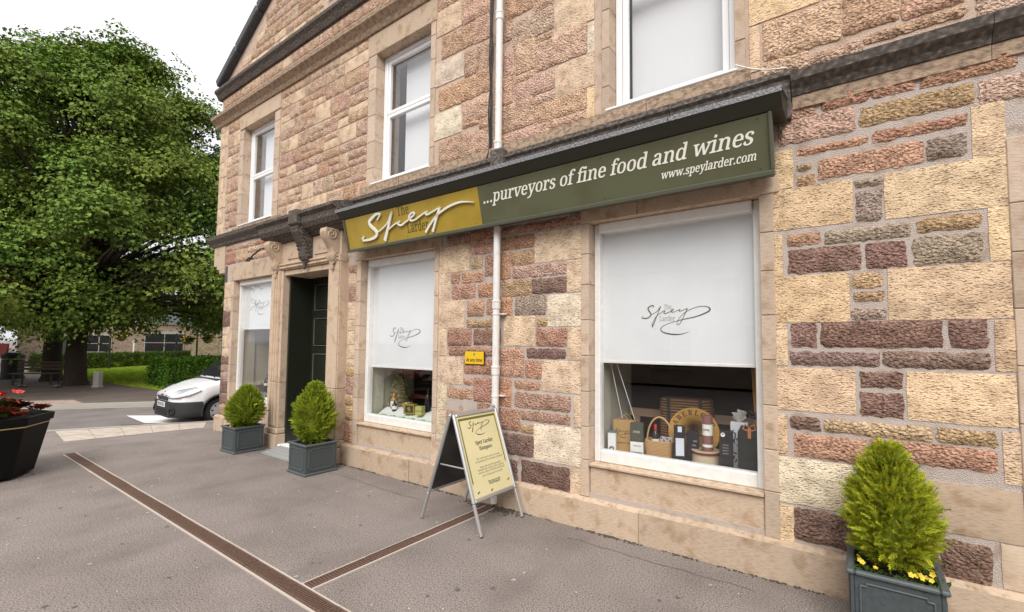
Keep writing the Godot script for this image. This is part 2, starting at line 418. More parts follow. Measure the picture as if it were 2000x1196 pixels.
const STONES := [
	[-0.369,3.208,-0.204,3.336,"R"],[-0.163,3.221,0.105,3.323,"R"],[0.117,3.224,0.325,3.322,"R"],[0.361,3.211,0.773,3.315,"R"],
	[-0.424,3.039,0.014,3.196,"M"],[0.052,3.051,0.591,3.168,"O"],[0.623,3.032,0.842,3.162,"M"],[0.585,2.715,0.714,3.020,"C"],
	[-0.313,2.937,0.090,2.979,"R"],[0.118,2.928,0.559,2.990,"R"],[0.384,2.747,0.551,2.871,"G"],[-0.185,2.747,0.359,2.876,"R"],
	[-0.319,2.831,-0.227,2.870,"O"],[-0.313,2.721,-0.218,2.786,"O"],[-0.453,2.724,-0.350,2.994,"C"],[0.009,2.647,0.152,2.693,"G"],
	[0.020,2.423,0.143,2.613,"G"],[-0.479,2.429,-0.009,2.707,"C"],[0.167,2.418,0.714,2.703,"C"],[-0.381,2.306,-0.198,2.374,"R"],
	[-0.159,2.296,0.279,2.376,"G"],[0.324,2.308,0.594,2.387,"O"],[0.637,2.103,0.713,2.406,"C"],[-0.473,2.096,-0.426,2.386,"C"],
	[-0.383,2.110,0.024,2.265,"P"],[0.059,2.109,0.258,2.262,"P"],[0.299,2.108,0.592,2.269,"G"],[-0.475,1.769,-0.043,2.084,"C"],
	[-0.011,1.985,0.130,2.071,"O"],[-0.007,1.899,0.138,1.952,"O"],[-0.027,1.780,0.141,1.843,"G"],[0.169,1.773,0.709,2.085,"C"],
	[-0.370,1.597,-0.229,1.752,"P"],[-0.196,1.603,0.409,1.757,"P"],[0.448,1.601,0.599,1.760,"P"],[-0.473,1.470,-0.407,1.757,"C"],
	[0.641,1.471,0.716,1.752,"C"],[-0.382,1.478,0.104,1.555,"P"],[0.132,1.477,0.606,1.564,"P"],[-0.471,1.164,-0.027,1.445,"C"],
	[0.010,1.348,0.217,1.434,"P"],[0.007,1.167,0.212,1.302,"P"],[0.244,1.159,0.707,1.444,"C"],[-0.391,1.039,-0.223,1.112,"P"],
	[-0.196,1.038,0.340,1.110,"O"],[0.374,1.041,0.614,1.118,"O"],[-0.477,0.850,-0.420,1.117,"C"],[-0.370,0.856,0.018,0.996,"R"],
	[0.049,0.899,0.617,1.014,"R"],[0.653,0.846,0.715,1.124,"C"],[-0.471,0.529,-0.030,0.828,"K"],[-0.003,0.524,0.711,0.799,"S"],
	[-0.381,0.291,-0.023,0.496,"P"],[-0.466,0.262,-0.393,0.500,"C"],[-0.005,0.271,0.350,0.462,"P"],[0.368,0.266,0.577,0.474,"P"],
	[0.626,0.272,0.731,0.503,"S"],[-3.769,2.696,-3.439,2.806,"M"],[-3.423,2.682,-3.097,2.811,"R"],[-3.886,2.402,-3.435,2.684,"C"],
	[-3.399,2.562,-3.101,2.658,"R"],[-3.396,2.409,-3.243,2.528,"O"],[-3.196,2.315,-3.003,2.526,"R"],[-3.689,2.269,-3.573,2.380,"R"],
	[-3.535,2.263,-3.228,2.372,"R"],[-3.885,2.087,-3.723,2.386,"C"],[-3.679,2.096,-3.337,2.242,"R"],[-3.290,2.097,-3.093,2.230,"R"],
	[-3.883,1.776,-3.490,2.075,"C"],[-3.444,1.896,-3.210,2.059,"R"],[-3.164,1.898,-2.997,2.060,"R"],[-2.964,2.723,-2.716,2.794,"R"],
	[-2.695,2.719,-2.170,2.791,"R"],[-2.156,2.709,-2.045,2.816,"M"],[-2.974,2.561,-2.576,2.685,"R"],[-2.841,2.395,-2.569,2.520,"O"],
	[-2.983,2.263,-2.860,2.531,"R"],[-2.557,2.397,-2.040,2.685,"C"],[-2.828,2.262,-2.201,2.372,"M"],[-2.188,2.089,-2.044,2.380,"C"],
	[-2.956,2.084,-2.603,2.239,"O"],[-2.584,2.094,-2.201,2.229,"P"],[-2.976,1.893,-2.838,2.064,"R"],[-2.791,1.886,-2.428,2.068,"G"],
	[-2.402,1.774,-2.043,2.064,"K"],[-2.523,1.777,-2.414,1.847,"O"],[-2.928,1.585,-2.552,1.874,"C"],[-3.446,1.775,-3.106,1.851,"O"],
	[-3.729,1.578,-3.383,1.755,"R"],[-3.343,1.590,-2.981,1.746,"P"],[-3.875,1.467,-3.756,1.762,"C"],[-3.710,1.470,-2.990,1.556,"R"],
	[-3.874,1.157,-3.502,1.445,"C"],[-3.476,1.283,-2.999,1.426,"R"],[-3.471,1.161,-3.350,1.229,"R"],[-3.333,0.995,-3.006,1.236,"R"],
	[-3.727,1.008,-3.359,1.105,"R"],[-2.528,1.584,-2.194,1.745,"R"],[-2.176,1.463,-2.043,1.757,"C"],[-2.974,1.276,-2.685,1.546,"R"],
	[-2.645,1.467,-2.212,1.550,"P"],[-2.660,1.273,-2.478,1.435,"R"],[-2.459,1.158,-2.051,1.440,"C"],[-2.987,0.974,-2.838,1.235,"R"],
	[-2.786,1.161,-2.487,1.228,"R"],[-2.779,0.981,-2.155,1.116,"R"],[-3.887,0.526,-3.739,1.145,"K"],[-2.109,0.855,-2.046,1.126,"C"],
	[-3.278,0.876,-3.016,0.970,"R"],[-3.727,0.708,-3.347,0.857,"R"],[-3.325,0.710,-3.013,0.829,"R"],[-2.994,0.746,-2.732,0.944,"R"],
	[-2.713,0.867,-2.163,0.943,"R"],[-2.717,0.740,-2.570,0.812,"O"],[-2.923,0.515,-2.560,0.707,"P"],[-3.722,0.466,-3.318,0.647,"R"],
	[-3.297,0.484,-2.942,0.659,"R"],[-2.548,0.507,-2.036,0.833,"K"],[-3.196,0.259,-2.753,0.448,"P"],[-3.809,0.257,-3.216,0.378,"P"],
	[-2.692,0.272,-2.159,0.470,"P"],[-2.147,0.262,-2.045,0.489,"C"],[-3.897,0.243,-3.821,0.482,"C"],[-4.004,5.251,-3.608,5.556,"C"],
	[-3.596,5.229,-3.160,5.491,"R"],[-3.914,4.956,-3.413,5.208,"O"],[-3.401,4.943,-3.156,5.211,"R"],[-4.011,4.639,-3.557,4.911,"K"],
	[-3.540,4.605,-3.150,4.894,"R"],[-3.946,4.334,-3.380,4.581,"R"],[-3.368,4.345,-3.146,4.591,"R"],[-2.963,5.026,-2.626,5.266,"R"],
	[-2.610,4.960,-2.352,5.119,"R"],[-2.864,4.711,-2.356,4.948,"M"],[-2.341,4.620,-1.914,4.940,"C"],[-2.564,4.628,-2.383,4.686,"O"],
	[-2.559,4.327,-1.993,4.608,"R"],[-2.828,4.386,-2.576,4.699,"M"],[-3.072,4.406,-2.840,4.667,"R"],[-1.973,4.306,-1.914,4.585,"K"],
	[-2.328,3.988,-1.914,4.293,"C"],[-2.850,4.291,-2.585,4.361,"O"],[-3.094,4.110,-2.866,4.394,"R"],[-2.849,4.098,-2.345,4.279,"R"],
	[-2.579,3.987,-2.340,4.073,"O"],[-3.091,4.803,-2.881,5.014,"R"],[-3.557,4.067,-3.141,4.301,"R"],[-4.018,3.991,-3.587,4.291,"K"],
	[-3.566,4.014,-3.323,4.055,"R"],[-3.311,3.935,-3.139,4.046,"R"],[-3.929,3.691,-3.479,3.957,"R"],[-3.462,3.662,-3.135,3.923,"R"],
	[-3.929,3.569,-3.610,3.662,"R"],[-3.598,3.572,-3.240,3.644,"R"],[-3.089,3.811,-2.591,4.086,"O"],[-2.571,3.790,-1.993,3.975,"R"],
	[-2.382,3.686,-1.993,3.773,"O"],[-2.901,3.558,-2.397,3.778,"R"],[-2.385,3.550,-1.938,3.658,"R"],[-3.110,3.587,-2.913,3.780,"R"],
	[-1.981,3.670,-1.914,3.968,"C"],[-0.601,4.012,-0.160,4.278,"C"],[-0.511,3.698,-0.044,3.979,"R"],[-0.020,3.709,0.268,3.971,"R"],
	[0.290,3.687,0.574,3.961,"R"],[-0.533,3.569,-0.237,3.680,"O"],[-0.213,3.571,0.071,3.635,"O"],[0.090,3.602,0.577,3.656,"O"],
	[-0.601,3.649,-0.545,3.987,"C"],]
const SIGN_STROKES := [
	[-4.666,0.290,0.0131,-4.595,0.347,0.0203,-4.663,0.358,0.0279,-4.760,0.323,0.0358,-4.819,0.288,0.0380,-4.795,0.230,0.0381,-4.736,0.182,0.0380,-4.711,0.129,0.0362,-4.761,0.096,0.0345,-4.862,0.082,0.0291,-4.977,0.085,0.0255,-5.015,0.099,0.0236,-4.958,0.138,0.0117],
	[-4.690,0.148,0.0133,-4.587,0.181,0.0150,-4.481,0.234,0.0148,-4.417,0.301,0.0182,-4.375,0.346,0.0199],
	[-4.375,0.346,0.0217,-4.452,0.230,0.0294,-4.516,0.133,0.0373,-4.586,0.033,0.0473],
	[-4.496,0.147,0.0130,-4.380,0.191,0.0146,-4.273,0.218,0.0144,-4.308,0.195,0.0200,-4.253,0.171,0.0217,-4.168,0.196,0.0161,-4.084,0.224,0.0159,-4.010,0.257,0.0175,-4.028,0.282,0.0157,-4.094,0.251,0.0194,-4.086,0.204,0.0230,-4.019,0.196,0.0176,-3.913,0.226,0.0156,-3.807,0.257,0.0154,-3.828,0.233,0.0172,-3.802,0.223,0.0188,-3.720,0.239,0.0153,-3.587,0.271,0.0150],
	[-3.589,0.274,0.0200,-3.650,0.201,0.0270,-3.717,0.097,0.0274,-3.761,0.030,0.0294],
	[-3.871,0.038,0.0298,-3.789,0.107,0.0224,-3.669,0.187,0.0186,-3.559,0.230,0.0216,-3.443,0.259,0.0229,-3.322,0.272,0.0210,-3.221,0.263,0.0143,-3.116,0.238,0.0032]]
const LOGO_STROKES := [
	[0.162,0.405,0.0050,0.185,0.430,0.0109,0.156,0.440,0.0129,0.111,0.415,0.0169,0.095,0.394,0.0180,0.111,0.356,0.0179,0.139,0.317,0.0169,0.136,0.290,0.0149,0.097,0.253,0.0139,0.039,0.246,0.0130,0.000,0.253,0.0110,0.003,0.268,0.0070,0.023,0.280,0.0040],
	[0.142,0.299,0.0060,0.193,0.322,0.0069,0.238,0.351,0.0079,0.276,0.399,0.0088,0.295,0.423,0.0098],
	[0.295,0.423,0.0088,0.263,0.350,0.0088,0.234,0.284,0.0089,0.199,0.198,0.0128,0.160,0.113,0.0148],
	[0.160,0.113,0.0099,0.157,0.156,0.0074,0.180,0.205,0.0069,0.218,0.266,0.0069,0.269,0.307,0.0069,0.331,0.348,0.0078,0.359,0.346,0.0088,0.336,0.322,0.0098,0.362,0.310,0.0097,0.423,0.333,0.0078,0.478,0.355,0.0087,0.478,0.376,0.0077,0.451,0.362,0.0087,0.448,0.335,0.0087,0.484,0.328,0.0077,0.538,0.350,0.0067,0.580,0.363,0.0086,0.565,0.340,0.0086,0.603,0.345,0.0067,0.686,0.377,0.0076],
	[0.686,0.374,0.0104,0.656,0.313,0.0104,0.620,0.231,0.0086,0.578,0.160,0.0086,0.542,0.140,0.0077,0.533,0.167,0.0067,0.561,0.226,0.0067,0.621,0.296,0.0067,0.691,0.341,0.0076,0.778,0.377,0.0075,0.864,0.397,0.0084,0.937,0.394,0.0093,0.984,0.377,0.0139,1.000,0.351,0.0203,0.975,0.320,0.0185,0.891,0.282,0.0158,0.777,0.247,0.0131,0.632,0.219,0.0105,0.513,0.192,0.0067,0.391,0.155,0.0068,0.317,0.117,0.0088,0.289,0.074,0.0117,0.310,0.044,0.0136,0.378,0.016,0.0174,0.481,0.000,0.0173,0.582,0.002,0.0114,0.653,0.020,0.0066,0.702,0.037,0.0028]]

# ---------------------------------------------------------------- masonry
const TONES := {
	"R": [[0.72, 0.405, 0.285], [0.67, 0.39, 0.285], [0.76, 0.445, 0.32], [0.65, 0.41, 0.315], [0.78, 0.475, 0.345]],
	"O": [[0.80, 0.55, 0.32], [0.73, 0.505, 0.305], [0.78, 0.57, 0.36]],
	"P": [[0.38, 0.24, 0.195], [0.345, 0.225, 0.185], [0.42, 0.26, 0.21], [0.39, 0.265, 0.225]],
	"G": [[0.57, 0.45, 0.36], [0.53, 0.42, 0.335]],
	"M": [[0.78, 0.54, 0.42], [0.74, 0.50, 0.38]],
	"C": [[0.83, 0.61, 0.40], [0.86, 0.64, 0.42], [0.81, 0.60, 0.395]],
	"K": [[0.88, 0.76, 0.59], [0.86, 0.73, 0.56]],
	"S": [[0.595, 0.46, 0.333], [0.615, 0.475, 0.35]],
	"U": [[0.90, 0.64, 0.47], [0.86, 0.60, 0.435], [0.91, 0.675, 0.51], [0.82, 0.555, 0.40], [0.88, 0.65, 0.485]],
	"V": [[0.90, 0.60, 0.435], [0.86, 0.555, 0.40], [0.93, 0.635, 0.47], [0.87, 0.595, 0.45]]}

func stone_mesh(w: float, h: float, kind: String, at: Vector2) -> ArrayMesh:     # one block, its back 6 cm behind the wall's face, its face dressed as its kind is
	var rough := not (kind in ["C", "K", "S"])
	var t: Array = TONES[kind][rng.randi() % TONES[kind].size()]
	var f := rng.randf_range(0.9, 1.1)
	var tone := Color(t[0] * f, t[1] * f * rng.randf_range(0.97, 1.03), t[2] * f * rng.randf_range(0.94, 1.06))
	if not rough and at.x < -2.0 and kind != "K":
		tone = tone.lerp(Color(0.82, 0.635, 0.48) if kind == "C" else Color(0.66, 0.515, 0.39), 0.65)
	var step := 0.028 if rough else 0.06
	var nx := clampi(ceili(w / step), 3, 22)
	var ny := clampi(ceili(h / step), 3, 12)
	var proud := (rng.randf_range(0.001, 0.009) if rough else rng.randf_range(0.001, 0.004))
	var amp := 0.019 if rough else 0.0025
	var lip := 0.008 if rough else 0.006
	var jag := 0.008 if rough else 0.0022
	var oz := rng.randf_range(0.0, 90.0)
	var lean := Vector2(rng.randf_range(-1, 1), rng.randf_range(-1, 1)) * (0.02 if rough else 0.0)
	var mb := Mb.new()
	mb.tint = tone
	var rows := []
	for j in ny + 1:
		var row := []
		for i in nx + 1:
			var x := (float(i) / nx - 0.5) * w
			var y := (float(j) / ny - 0.5) * h
			var ex := minf(x + w * 0.5, w * 0.5 - x)
			var ey := minf(y + h * 0.5, h * 0.5 - y)
			var e := minf(ex, ey)
			var k := smoothstep(0.0, lip, e)
			var g := Vector2(at.x + x, at.y + y) * 100.0
			var z := (proud + lean.x * x + lean.y * y + amp * (rock.get_noise_3d(g.x, g.y * 1.25, oz) + 0.25)) * k - 0.004 * (1.0 - k)
			if e < 1e-5:
				x += jag * soft.get_noise_2d(g.x * 3.5 + oz, g.y * 3.5) * 2.0
				y += jag * soft.get_noise_2d(g.x * 3.5, g.y * 3.5 + oz + 40.0) * 2.0
				if ex < 1e-5 and ey < 1e-5:                # a corner knocked off
					var cut := rng.randf_range(0.1, 0.45) * (0.015 if rough else 0.005)
					x -= signf(x) * cut
					y -= signf(y) * cut
			row.append(Vector3(x, y, z))
		rows.append(row)
	mb.ring_strip(rows, false)
	var edge := []                                          # skirt back into the mortar
	for i in nx + 1: edge.append(rows[0][i])
	for j in range(1, ny + 1): edge.append(rows[j][nx])
	for i in range(nx - 1, -1, -1): edge.append(rows[ny][i])
	for j in range(ny - 1, 0, -1): edge.append(rows[j][0])
	var back := []
	for q in edge: back.append(Vector3(q.x, q.y, -0.06))
	for i in edge.size():
		var i2 := (i + 1) % edge.size()
		mb.poly([edge[i], edge[i2], back[i2], back[i]], Vector3(edge[i].x / w, edge[i].y / h, 0))
	return mb.mesh()

func stone(x0: float, y0: float, x1: float, y1: float, kind: String, parent: Node, z := 0.0, called := "") -> void:
	var w := x1 - x0
	var h := y1 - y0
	if w < 0.02 or h < 0.02: return
	var m: Material = M["ashlar"] if kind == "S" else (M["stugged"] if kind in ["C", "K"] else M["rock"])
	if called == "": called = "dressed_stone" if kind in ["C", "K", "S"] else "rubble_stone"
	inst(called, stone_mesh(w, h, kind, Vector2((x0 + x1) * 0.5, (y0 + y1) * 0.5)), m, parent, Vector3((x0 + x1) * 0.5, (y0 + y1) * 0.5, z))

func inside_gable(x: float, y: float) -> bool:
	return y < 6.58 + (x + 10.0) * 0.56 if x < -5.0 else y < 6.58 + (-x) * 0.56

func pack(x0: float, y0: float, x1: float, y1: float, parent: Node, kinds: Array, gable := false) -> void:   # brings an area of wall up in uneven courses
	var y := y0
	while y < y1 - 0.06:
		var h: float = [0.15, 0.19, 0.24, 0.29][rng.randi() % 4]
		if y + h > y1 - 0.1: h = y1 - y
		var x := x0
		while x < x1 - 0.05:
			var w := rng.randf_range(0.17, 0.46)
			if x + w > x1 - 0.14: w = x1 - x
			var kind: String = kinds[rng.randi() % kinds.size()]
			var g := 0.008
			if not gable or (inside_gable(x, y + h) and inside_gable(x + w, y + h)):
				if h > 0.2 and rng.randf() < 0.32:
					var c := h * rng.randf_range(0.4, 0.6)
					stone(x + g, y + g, x + w - g, y + c - g * 0.5, kind, parent)
					stone(x + g, y + c + g * 0.5, x + w - g, y + h - g, kinds[rng.randi() % kinds.size()], parent)
				else:
					stone(x + g, y + g, x + w - g, y + h - g, kind, parent)
			x += w
		y += h

func margin(x0: float, x1: float, y0: float, y1: float, joints: Array, parent: Node, z := 0.004, depth := 0.15) -> void:   # a column of smooth margin stones beside an opening
	var ys := [y0] + joints + [y1]
	for i in ys.size() - 1:
		var t: Array = TONES["S"][rng.randi() % 2]
		var mb := Mb.new()
		var f := rng.randf_range(0.86, 1.06)
		mb.tint = Color(t[0] * f, t[1] * f, t[2] * f * 1.04).lerp(Color(0.70, 0.55, 0.425) * f, 0.5 if x0 < -2.0 else 0.0)
		mb.box(Vector3(0, 0, -depth * 0.5), Vector3(x1 - x0, ys[i + 1] - ys[i] - 0.005, depth), 0.004)
		inst("margin_stone", mb.mesh(), M["ashlar"], parent, Vector3((x0 + x1) * 0.5, (ys[i] + ys[i + 1]) * 0.5, z))

func course(x0: float, x1: float, profile: Array, length: float, m: Material, parent: Node, called: String) -> void:   # moulded course along x in blocks; profile of z, y pairs
	var n := maxi(1, roundi((x1 - x0) / length))
	var p := PackedVector2Array()
	for q in profile: p.append(Vector2(-q[0], q[1]))
	var step := (x1 - x0) / n
	var sag := [0.0, 0.004, -0.003, 0.002]
	for i in n:
		var mb := Mb.new()
		mb.tint = Color(0.605, 0.465, 0.34) * rng.randf_range(0.88, 1.08)
		mb.extrude(p, 0.002, step - 0.002, Basis(Vector3.UP, PI * 0.5))
		inst(called, mb.mesh(), m, parent, Vector3(x0 + i * step, sag[i % 4], sag[(i + 1) % 4]))

func wall_boxes(mb: Mb, x0: float, x1: float, y0: float, y1: float, z0: float, z1: float, holes: Array) -> void:   # a wall with openings [x0, x1, y0, y1]
	var xs := [x0, x1]
	for o in holes:
		for q in [o[0], o[1]]:
			if q > x0 and q < x1 and not xs.has(q): xs.append(q)
	xs.sort()
	for i in xs.size() - 1:
		var mid: float = (xs[i] + xs[i + 1]) * 0.5
		var cuts := []
		for o in holes:
			if mid > o[0] and mid < o[1] and o[3] > y0 and o[2] < y1: cuts.append([maxf(o[2], y0), minf(o[3], y1)])
		cuts.sort_custom(func(a, b): return a[0] < b[0])
		var y := y0
		for q in cuts + [[y1, y1]]:
			if q[0] > y + 0.001: mb.span(Vector3(xs[i], y, z0), Vector3(xs[i + 1], q[0], z1))
			y = q[1]

func text(words: String, width: float, m: Material, parent: Node, at: Vector3, called := "lettering", shear := 0.0, bold := false, height := 0.0, face := "Droid Serif", rot := Vector3.ZERO, depth := 0.0015, centre := false, thick := 0.0) -> MeshInstance3D:
	var font := SystemFont.new()
	font.font_names = PackedStringArray([face])
	font.font_weight = 700 if bold else 400
	var arr := []
	var base := 0.0
	for s in ["H", words]:
		var tm := TextMesh.new()
		tm.font = font
		tm.text = s
		tm.font_size = 64
		tm.pixel_size = 0.01
		tm.depth = 0.02
		tm.curve_step = 1.5
		arr = tm.surface_get_arrays(0)
		if s == "H" and words != "H":
			base = 1e9
			for q in arr[Mesh.ARRAY_VERTEX]: base = minf(base, q.y)
	var vs: PackedVector3Array = arr[Mesh.ARRAY_VERTEX]
	var lo := 1e9
	var hi := -1e9
	for i in vs.size():
		vs[i] = Vector3(vs[i].x + shear * (vs[i].y - base), vs[i].y - base, vs[i].z)
		lo = minf(lo, vs[i].x)
		hi = maxf(hi, vs[i].x)
	var k := width / (hi - lo)
	var ky := k if height == 0.0 else height / 0.46
	for i in vs.size():
		vs[i] = Vector3((vs[i].x - lo) * k - (width * 0.5 if centre else 0.0), vs[i].y * ky, (vs[i].z + 0.01) / 0.02 * depth)
	arr[Mesh.ARRAY_VERTEX] = vs
	arr[Mesh.ARRAY_TANGENT] = null
	var flat_ := ArrayMesh.new()
	flat_.add_surface_from_arrays(Mesh.PRIMITIVE_TRIANGLES, arr)
	var mesh: ArrayMesh = flat_
	if thick > 0.0:                                          # a heavier weight: the same letters laid beside themselves
		var st := SurfaceTool.new()
		for i in 3: st.append_from(flat_, 0, Transform3D(Basis.IDENTITY, Vector3((i - 1) * thick, [0.0, 0.5, -0.5][i] * thick, i * 0.0003)))
		mesh = st.commit()
	return inst(called, mesh, m, parent, at, rot)

func strokes(list: Array, scale_: float, thick: float, bold := 1.0) -> ArrayMesh:      # pen strokes [x, y, width, ...] as raised ribbons
	var mb := Mb.new()
	for q in list:
		var cp := []
		for i in range(0, q.size(), 3): cp.append(Vector3(q[i], q[i + 1], q[i + 2]) * scale_)
		var pts := []
		for i in cp.size() - 1:
			for s in 5:
				pts.append(cp[i].cubic_interpolate(cp[i + 1], cp[maxi(i - 1, 0)], cp[mini(i + 2, cp.size() - 1)], s / 5.0))
		pts.append(cp[cp.size() - 1])
		var L := []
		var R := []
		for i in pts.size():
			var a: Vector3 = pts[maxi(i - 1, 0)]
			var b: Vector3 = pts[mini(i + 1, pts.size() - 1)]
			var d := Vector2(b.x - a.x, b.y - a.y).normalized()
			var o := Vector3(-d.y, d.x, 0) * maxf(pts[i].z, 0.0008) * 0.5 * bold
			L.append(Vector3(pts[i].x, pts[i].y, thick) + o)
			R.append(Vector3(pts[i].x, pts[i].y, thick) - o)
		var dz := Vector3(0, 0, -thick)
		for i in pts.size() - 1:
			mb.poly([L[i], R[i], R[i + 1], L[i + 1]], Vector3.BACK)
			if thick > 0.004:
				mb.poly([L[i], L[i + 1], L[i + 1] + dz, L[i] + dz], L[i] - R[i])
				mb.poly([R[i], R[i + 1], R[i + 1] + dz, R[i] + dz], R[i] - L[i])
	return mb.mesh()

func shop_window(parent: Node, x0: float, x1: float, y0: float, y1: float, sill: bool) -> void:   # a fixed display window: white frame, one pane
	var w := Node3D.new()
	w.name = "shop_window"
	parent.add_child(w, true)
	var z := -0.10
	sp("frame_post", Vector3(x0, y0, z - 0.09), Vector3(x0 + 0.055, y1, z), M["white_paint"], w, 0.006)
	sp("frame_post", Vector3(x1 - 0.055, y0, z - 0.09), Vector3(x1, y1, z), M["white_paint"], w, 0.006)
	sp("bottom_rail", Vector3(x0 + 0.056, y0, z - 0.09), Vector3(x1 - 0.056, y0 + 0.105, z + 0.002), M["white_paint"], w, 0.008)
	sp("head_rail", Vector3(x0 + 0.056, y1 - 0.085, z - 0.09), Vector3(x1 - 0.056, y1, z + 0.03), M["white_paint"], w, 0.008)
	sp("pane", Vector3(x0 + 0.05, y0 + 0.1, z - 0.046), Vector3(x1 - 0.05, y1 - 0.08, z - 0.040), M["glass"], w, 0.0)

func upper_window(parent: Node, x0: float, x1: float, y0: float, y1: float, bar: float, tilt: float) -> void:   # white plastic window: frame, two sashes
	var w := Node3D.new()
	w.name = "upper_window"
	parent.add_child(w, true)
	var z := -0.13
	for s in [[x0, x0 + 0.06], [x1 - 0.06, x1]]:
		sp("frame_post", Vector3(s[0], y0, z - 0.07), Vector3(s[1], y1, z), M["pvc"], w, 0.006)
	sp("frame_rail", Vector3(x0 + 0.061, y0, z - 0.07), Vector3(x1 - 0.061, y0 + 0.06, z - 0.001), M["pvc"], w, 0.006)
	sp("frame_rail", Vector3(x0 + 0.061, y1 - 0.06, z - 0.07), Vector3(x1 - 0.061, y1, z - 0.001), M["pvc"], w, 0.006)
	sp("sill", Vector3(x0 - 0.03, y0 - 0.025, z - 0.05), Vector3(x1 + 0.03, y0 - 0.002, 0.035), M["pvc"], w, 0.006)
	var parts := [[y0 + 0.062, bar, 0.0], [bar, y1 - 0.062, 0.0]]
	for q in parts:
		var sash := Node3D.new()
		sash.name = "sash"
		w.add_child(sash, true)
		sash.position = Vector3((x0 + x1) * 0.5, q[0], z - 0.012)
		sash.rotation.x = q[2]
		var hw := (x1 - x0) * 0.5 - 0.064
		var hh: float = q[1] - q[0]
		var mb := Mb.new()
		mb.span(Vector3(-hw, 0.002, -0.045), Vector3(-hw + 0.05, hh, 0.006), 0.006)
		mb.span(Vector3(hw - 0.05, 0.002, -0.045), Vector3(hw, hh, 0.006), 0.006)
		mb.span(Vector3(-hw + 0.0501, 0.002, -0.045), Vector3(hw - 0.0501, 0.05, 0.005), 0.006)
		mb.span(Vector3(-hw + 0.0501, hh - 0.05, -0.045), Vector3(hw - 0.0501, hh, 0.005), 0.006)
		inst("sash_frame", mb.mesh(), M["pvc"], w, sash.position, sash.rotation)
		bx("pane", sash.position + Vector3(0, hh * 0.5, -0.02), Vector3(hw * 2 - 0.09, hh - 0.09, 0.006), M["glass"], w, 0.0)
		sash.free()
	if tilt > 0.0:                                           # the opened night-vent sash, hung from its head
		sp("vent", Vector3(x0 + 0.3, y1 - 0.055, z + 0.002), Vector3(x1 - 0.25, y1 - 0.035, z + 0.012), M["pvc"], w, 0.003)

func drape(x0: float, x1: float, y0: float, y1: float, z: float, fold: float) -> ArrayMesh:    # hanging cloth in soft folds
	var mb := Mb.new()
	var top := []
	var bot := []
	var n := 60
	for i in n + 1:
		var x := lerpf(x0, x1, float(i) / n)
		var d := fold * (sin(i * 0.9) + 0.5 * sin(i * 0.37 + 1.0))
		bot.append(Vector3(x, y0, z + d))
		top.append(Vector3(x, y1, z + d * 0.6))
	mb.ring_strip([bot, top], false)
	return mb.mesh()

# ---------------------------------------------------------------- the scene
func _ready() -> void:
	# camera: eye height 1.6 m, 3.69 m in front of the facade, a wide lens turned towards the corner
	var cam := Camera3D.new()
	cam.name = "camera"
	add_child(cam)
	cam.position = Vector3(0, 1.6, 3.69)
	cam.rotation = Vector3(deg_to_rad(3.2035), deg_to_rad(35.571), deg_to_rad(0.4661))
	cam.set_frustum(0.1 * 1196.0 / 903.25, Vector2(-30.0, 23.6) / 903.25 * 0.1, 0.1, 900.0)
	cam.current = true
	# overcast sky, much brighter overhead, out of view, to light the walls
	var env := Environment.new()
	env.background_mode = Environment.BG_SKY
	var sky := Sky.new()
	var pm := ProceduralSkyMaterial.new()
	pm.sky_top_color = lin(1.35, 1.35, 1.36)
	pm.sky_horizon_color = lin(0.40, 0.405, 0.42)
	pm.sky_curve = 1.8
	pm.sky_energy_multiplier = 1.0
	pm.ground_bottom_color = lin(0.2, 0.18, 0.16)
	pm.ground_horizon_color = lin(0.35, 0.34, 0.33)
	pm.sun_angle_max = 1.0
	var veil := nz(61, 0.004, FastNoiseLite.TYPE_SIMPLEX, 5, [[0.0, Color(0, 0, 0, 0)], [0.5, Color(0.2, 0.2, 0.21, 0.25)], [1.0, Color(0.26, 0.26, 0.27, 0.5)]], 512)
	pm.sky_cover = veil
	pm.sky_cover_modulate = Color(0.5, 0.5, 0.5)
	sky.sky_material = pm
	env.sky = sky
	env.tonemap_mode = Environment.TONE_MAPPER_LINEAR
	env.tonemap_exposure = 2.15
	env.ambient_light_source = Environment.AMBIENT_SOURCE_SKY
	env.sdfgi_enabled = true
	env.ssao_enabled = true
	env.ssil_enabled = true
	var we := WorldEnvironment.new()
	we.name = "world_environment"
	we.environment = env
	add_child(we)
	var sun := DirectionalLight3D.new()
	sun.name = "veiled_sun"
	add_child(sun)
	sun.rotation = Vector3(deg_to_rad(-43), deg_to_rad(26), 0)
	sun.light_energy = 0.5
	sun.light_angular_distance = 40.0
	sun.light_color = Color(1.0, 0.99, 0.98)
	sun.shadow_enabled = true

	rng.seed = 7
	rock.seed = 5; rock.frequency = 0.11; rock.fractal_octaves = 4
	soft.seed = 9; soft.frequency = 0.05
	materials()
	ground()
	building()
	shop_front()
	sign_board()
	fittings()
	pavement_sign()
	planters()
	street()
	tree_and_garden()
	van()
	far_houses()
	window_goods()

# ---------------------------------------------------------------- ground
func near_kerb(z: float) -> float:
	return -11.98 - maxf(0.0, z + 0.85) * 0.496

func far_kerb(z: float) -> float:
	return -17.0 - maxf(0.0, z + 1.13) * 0.717

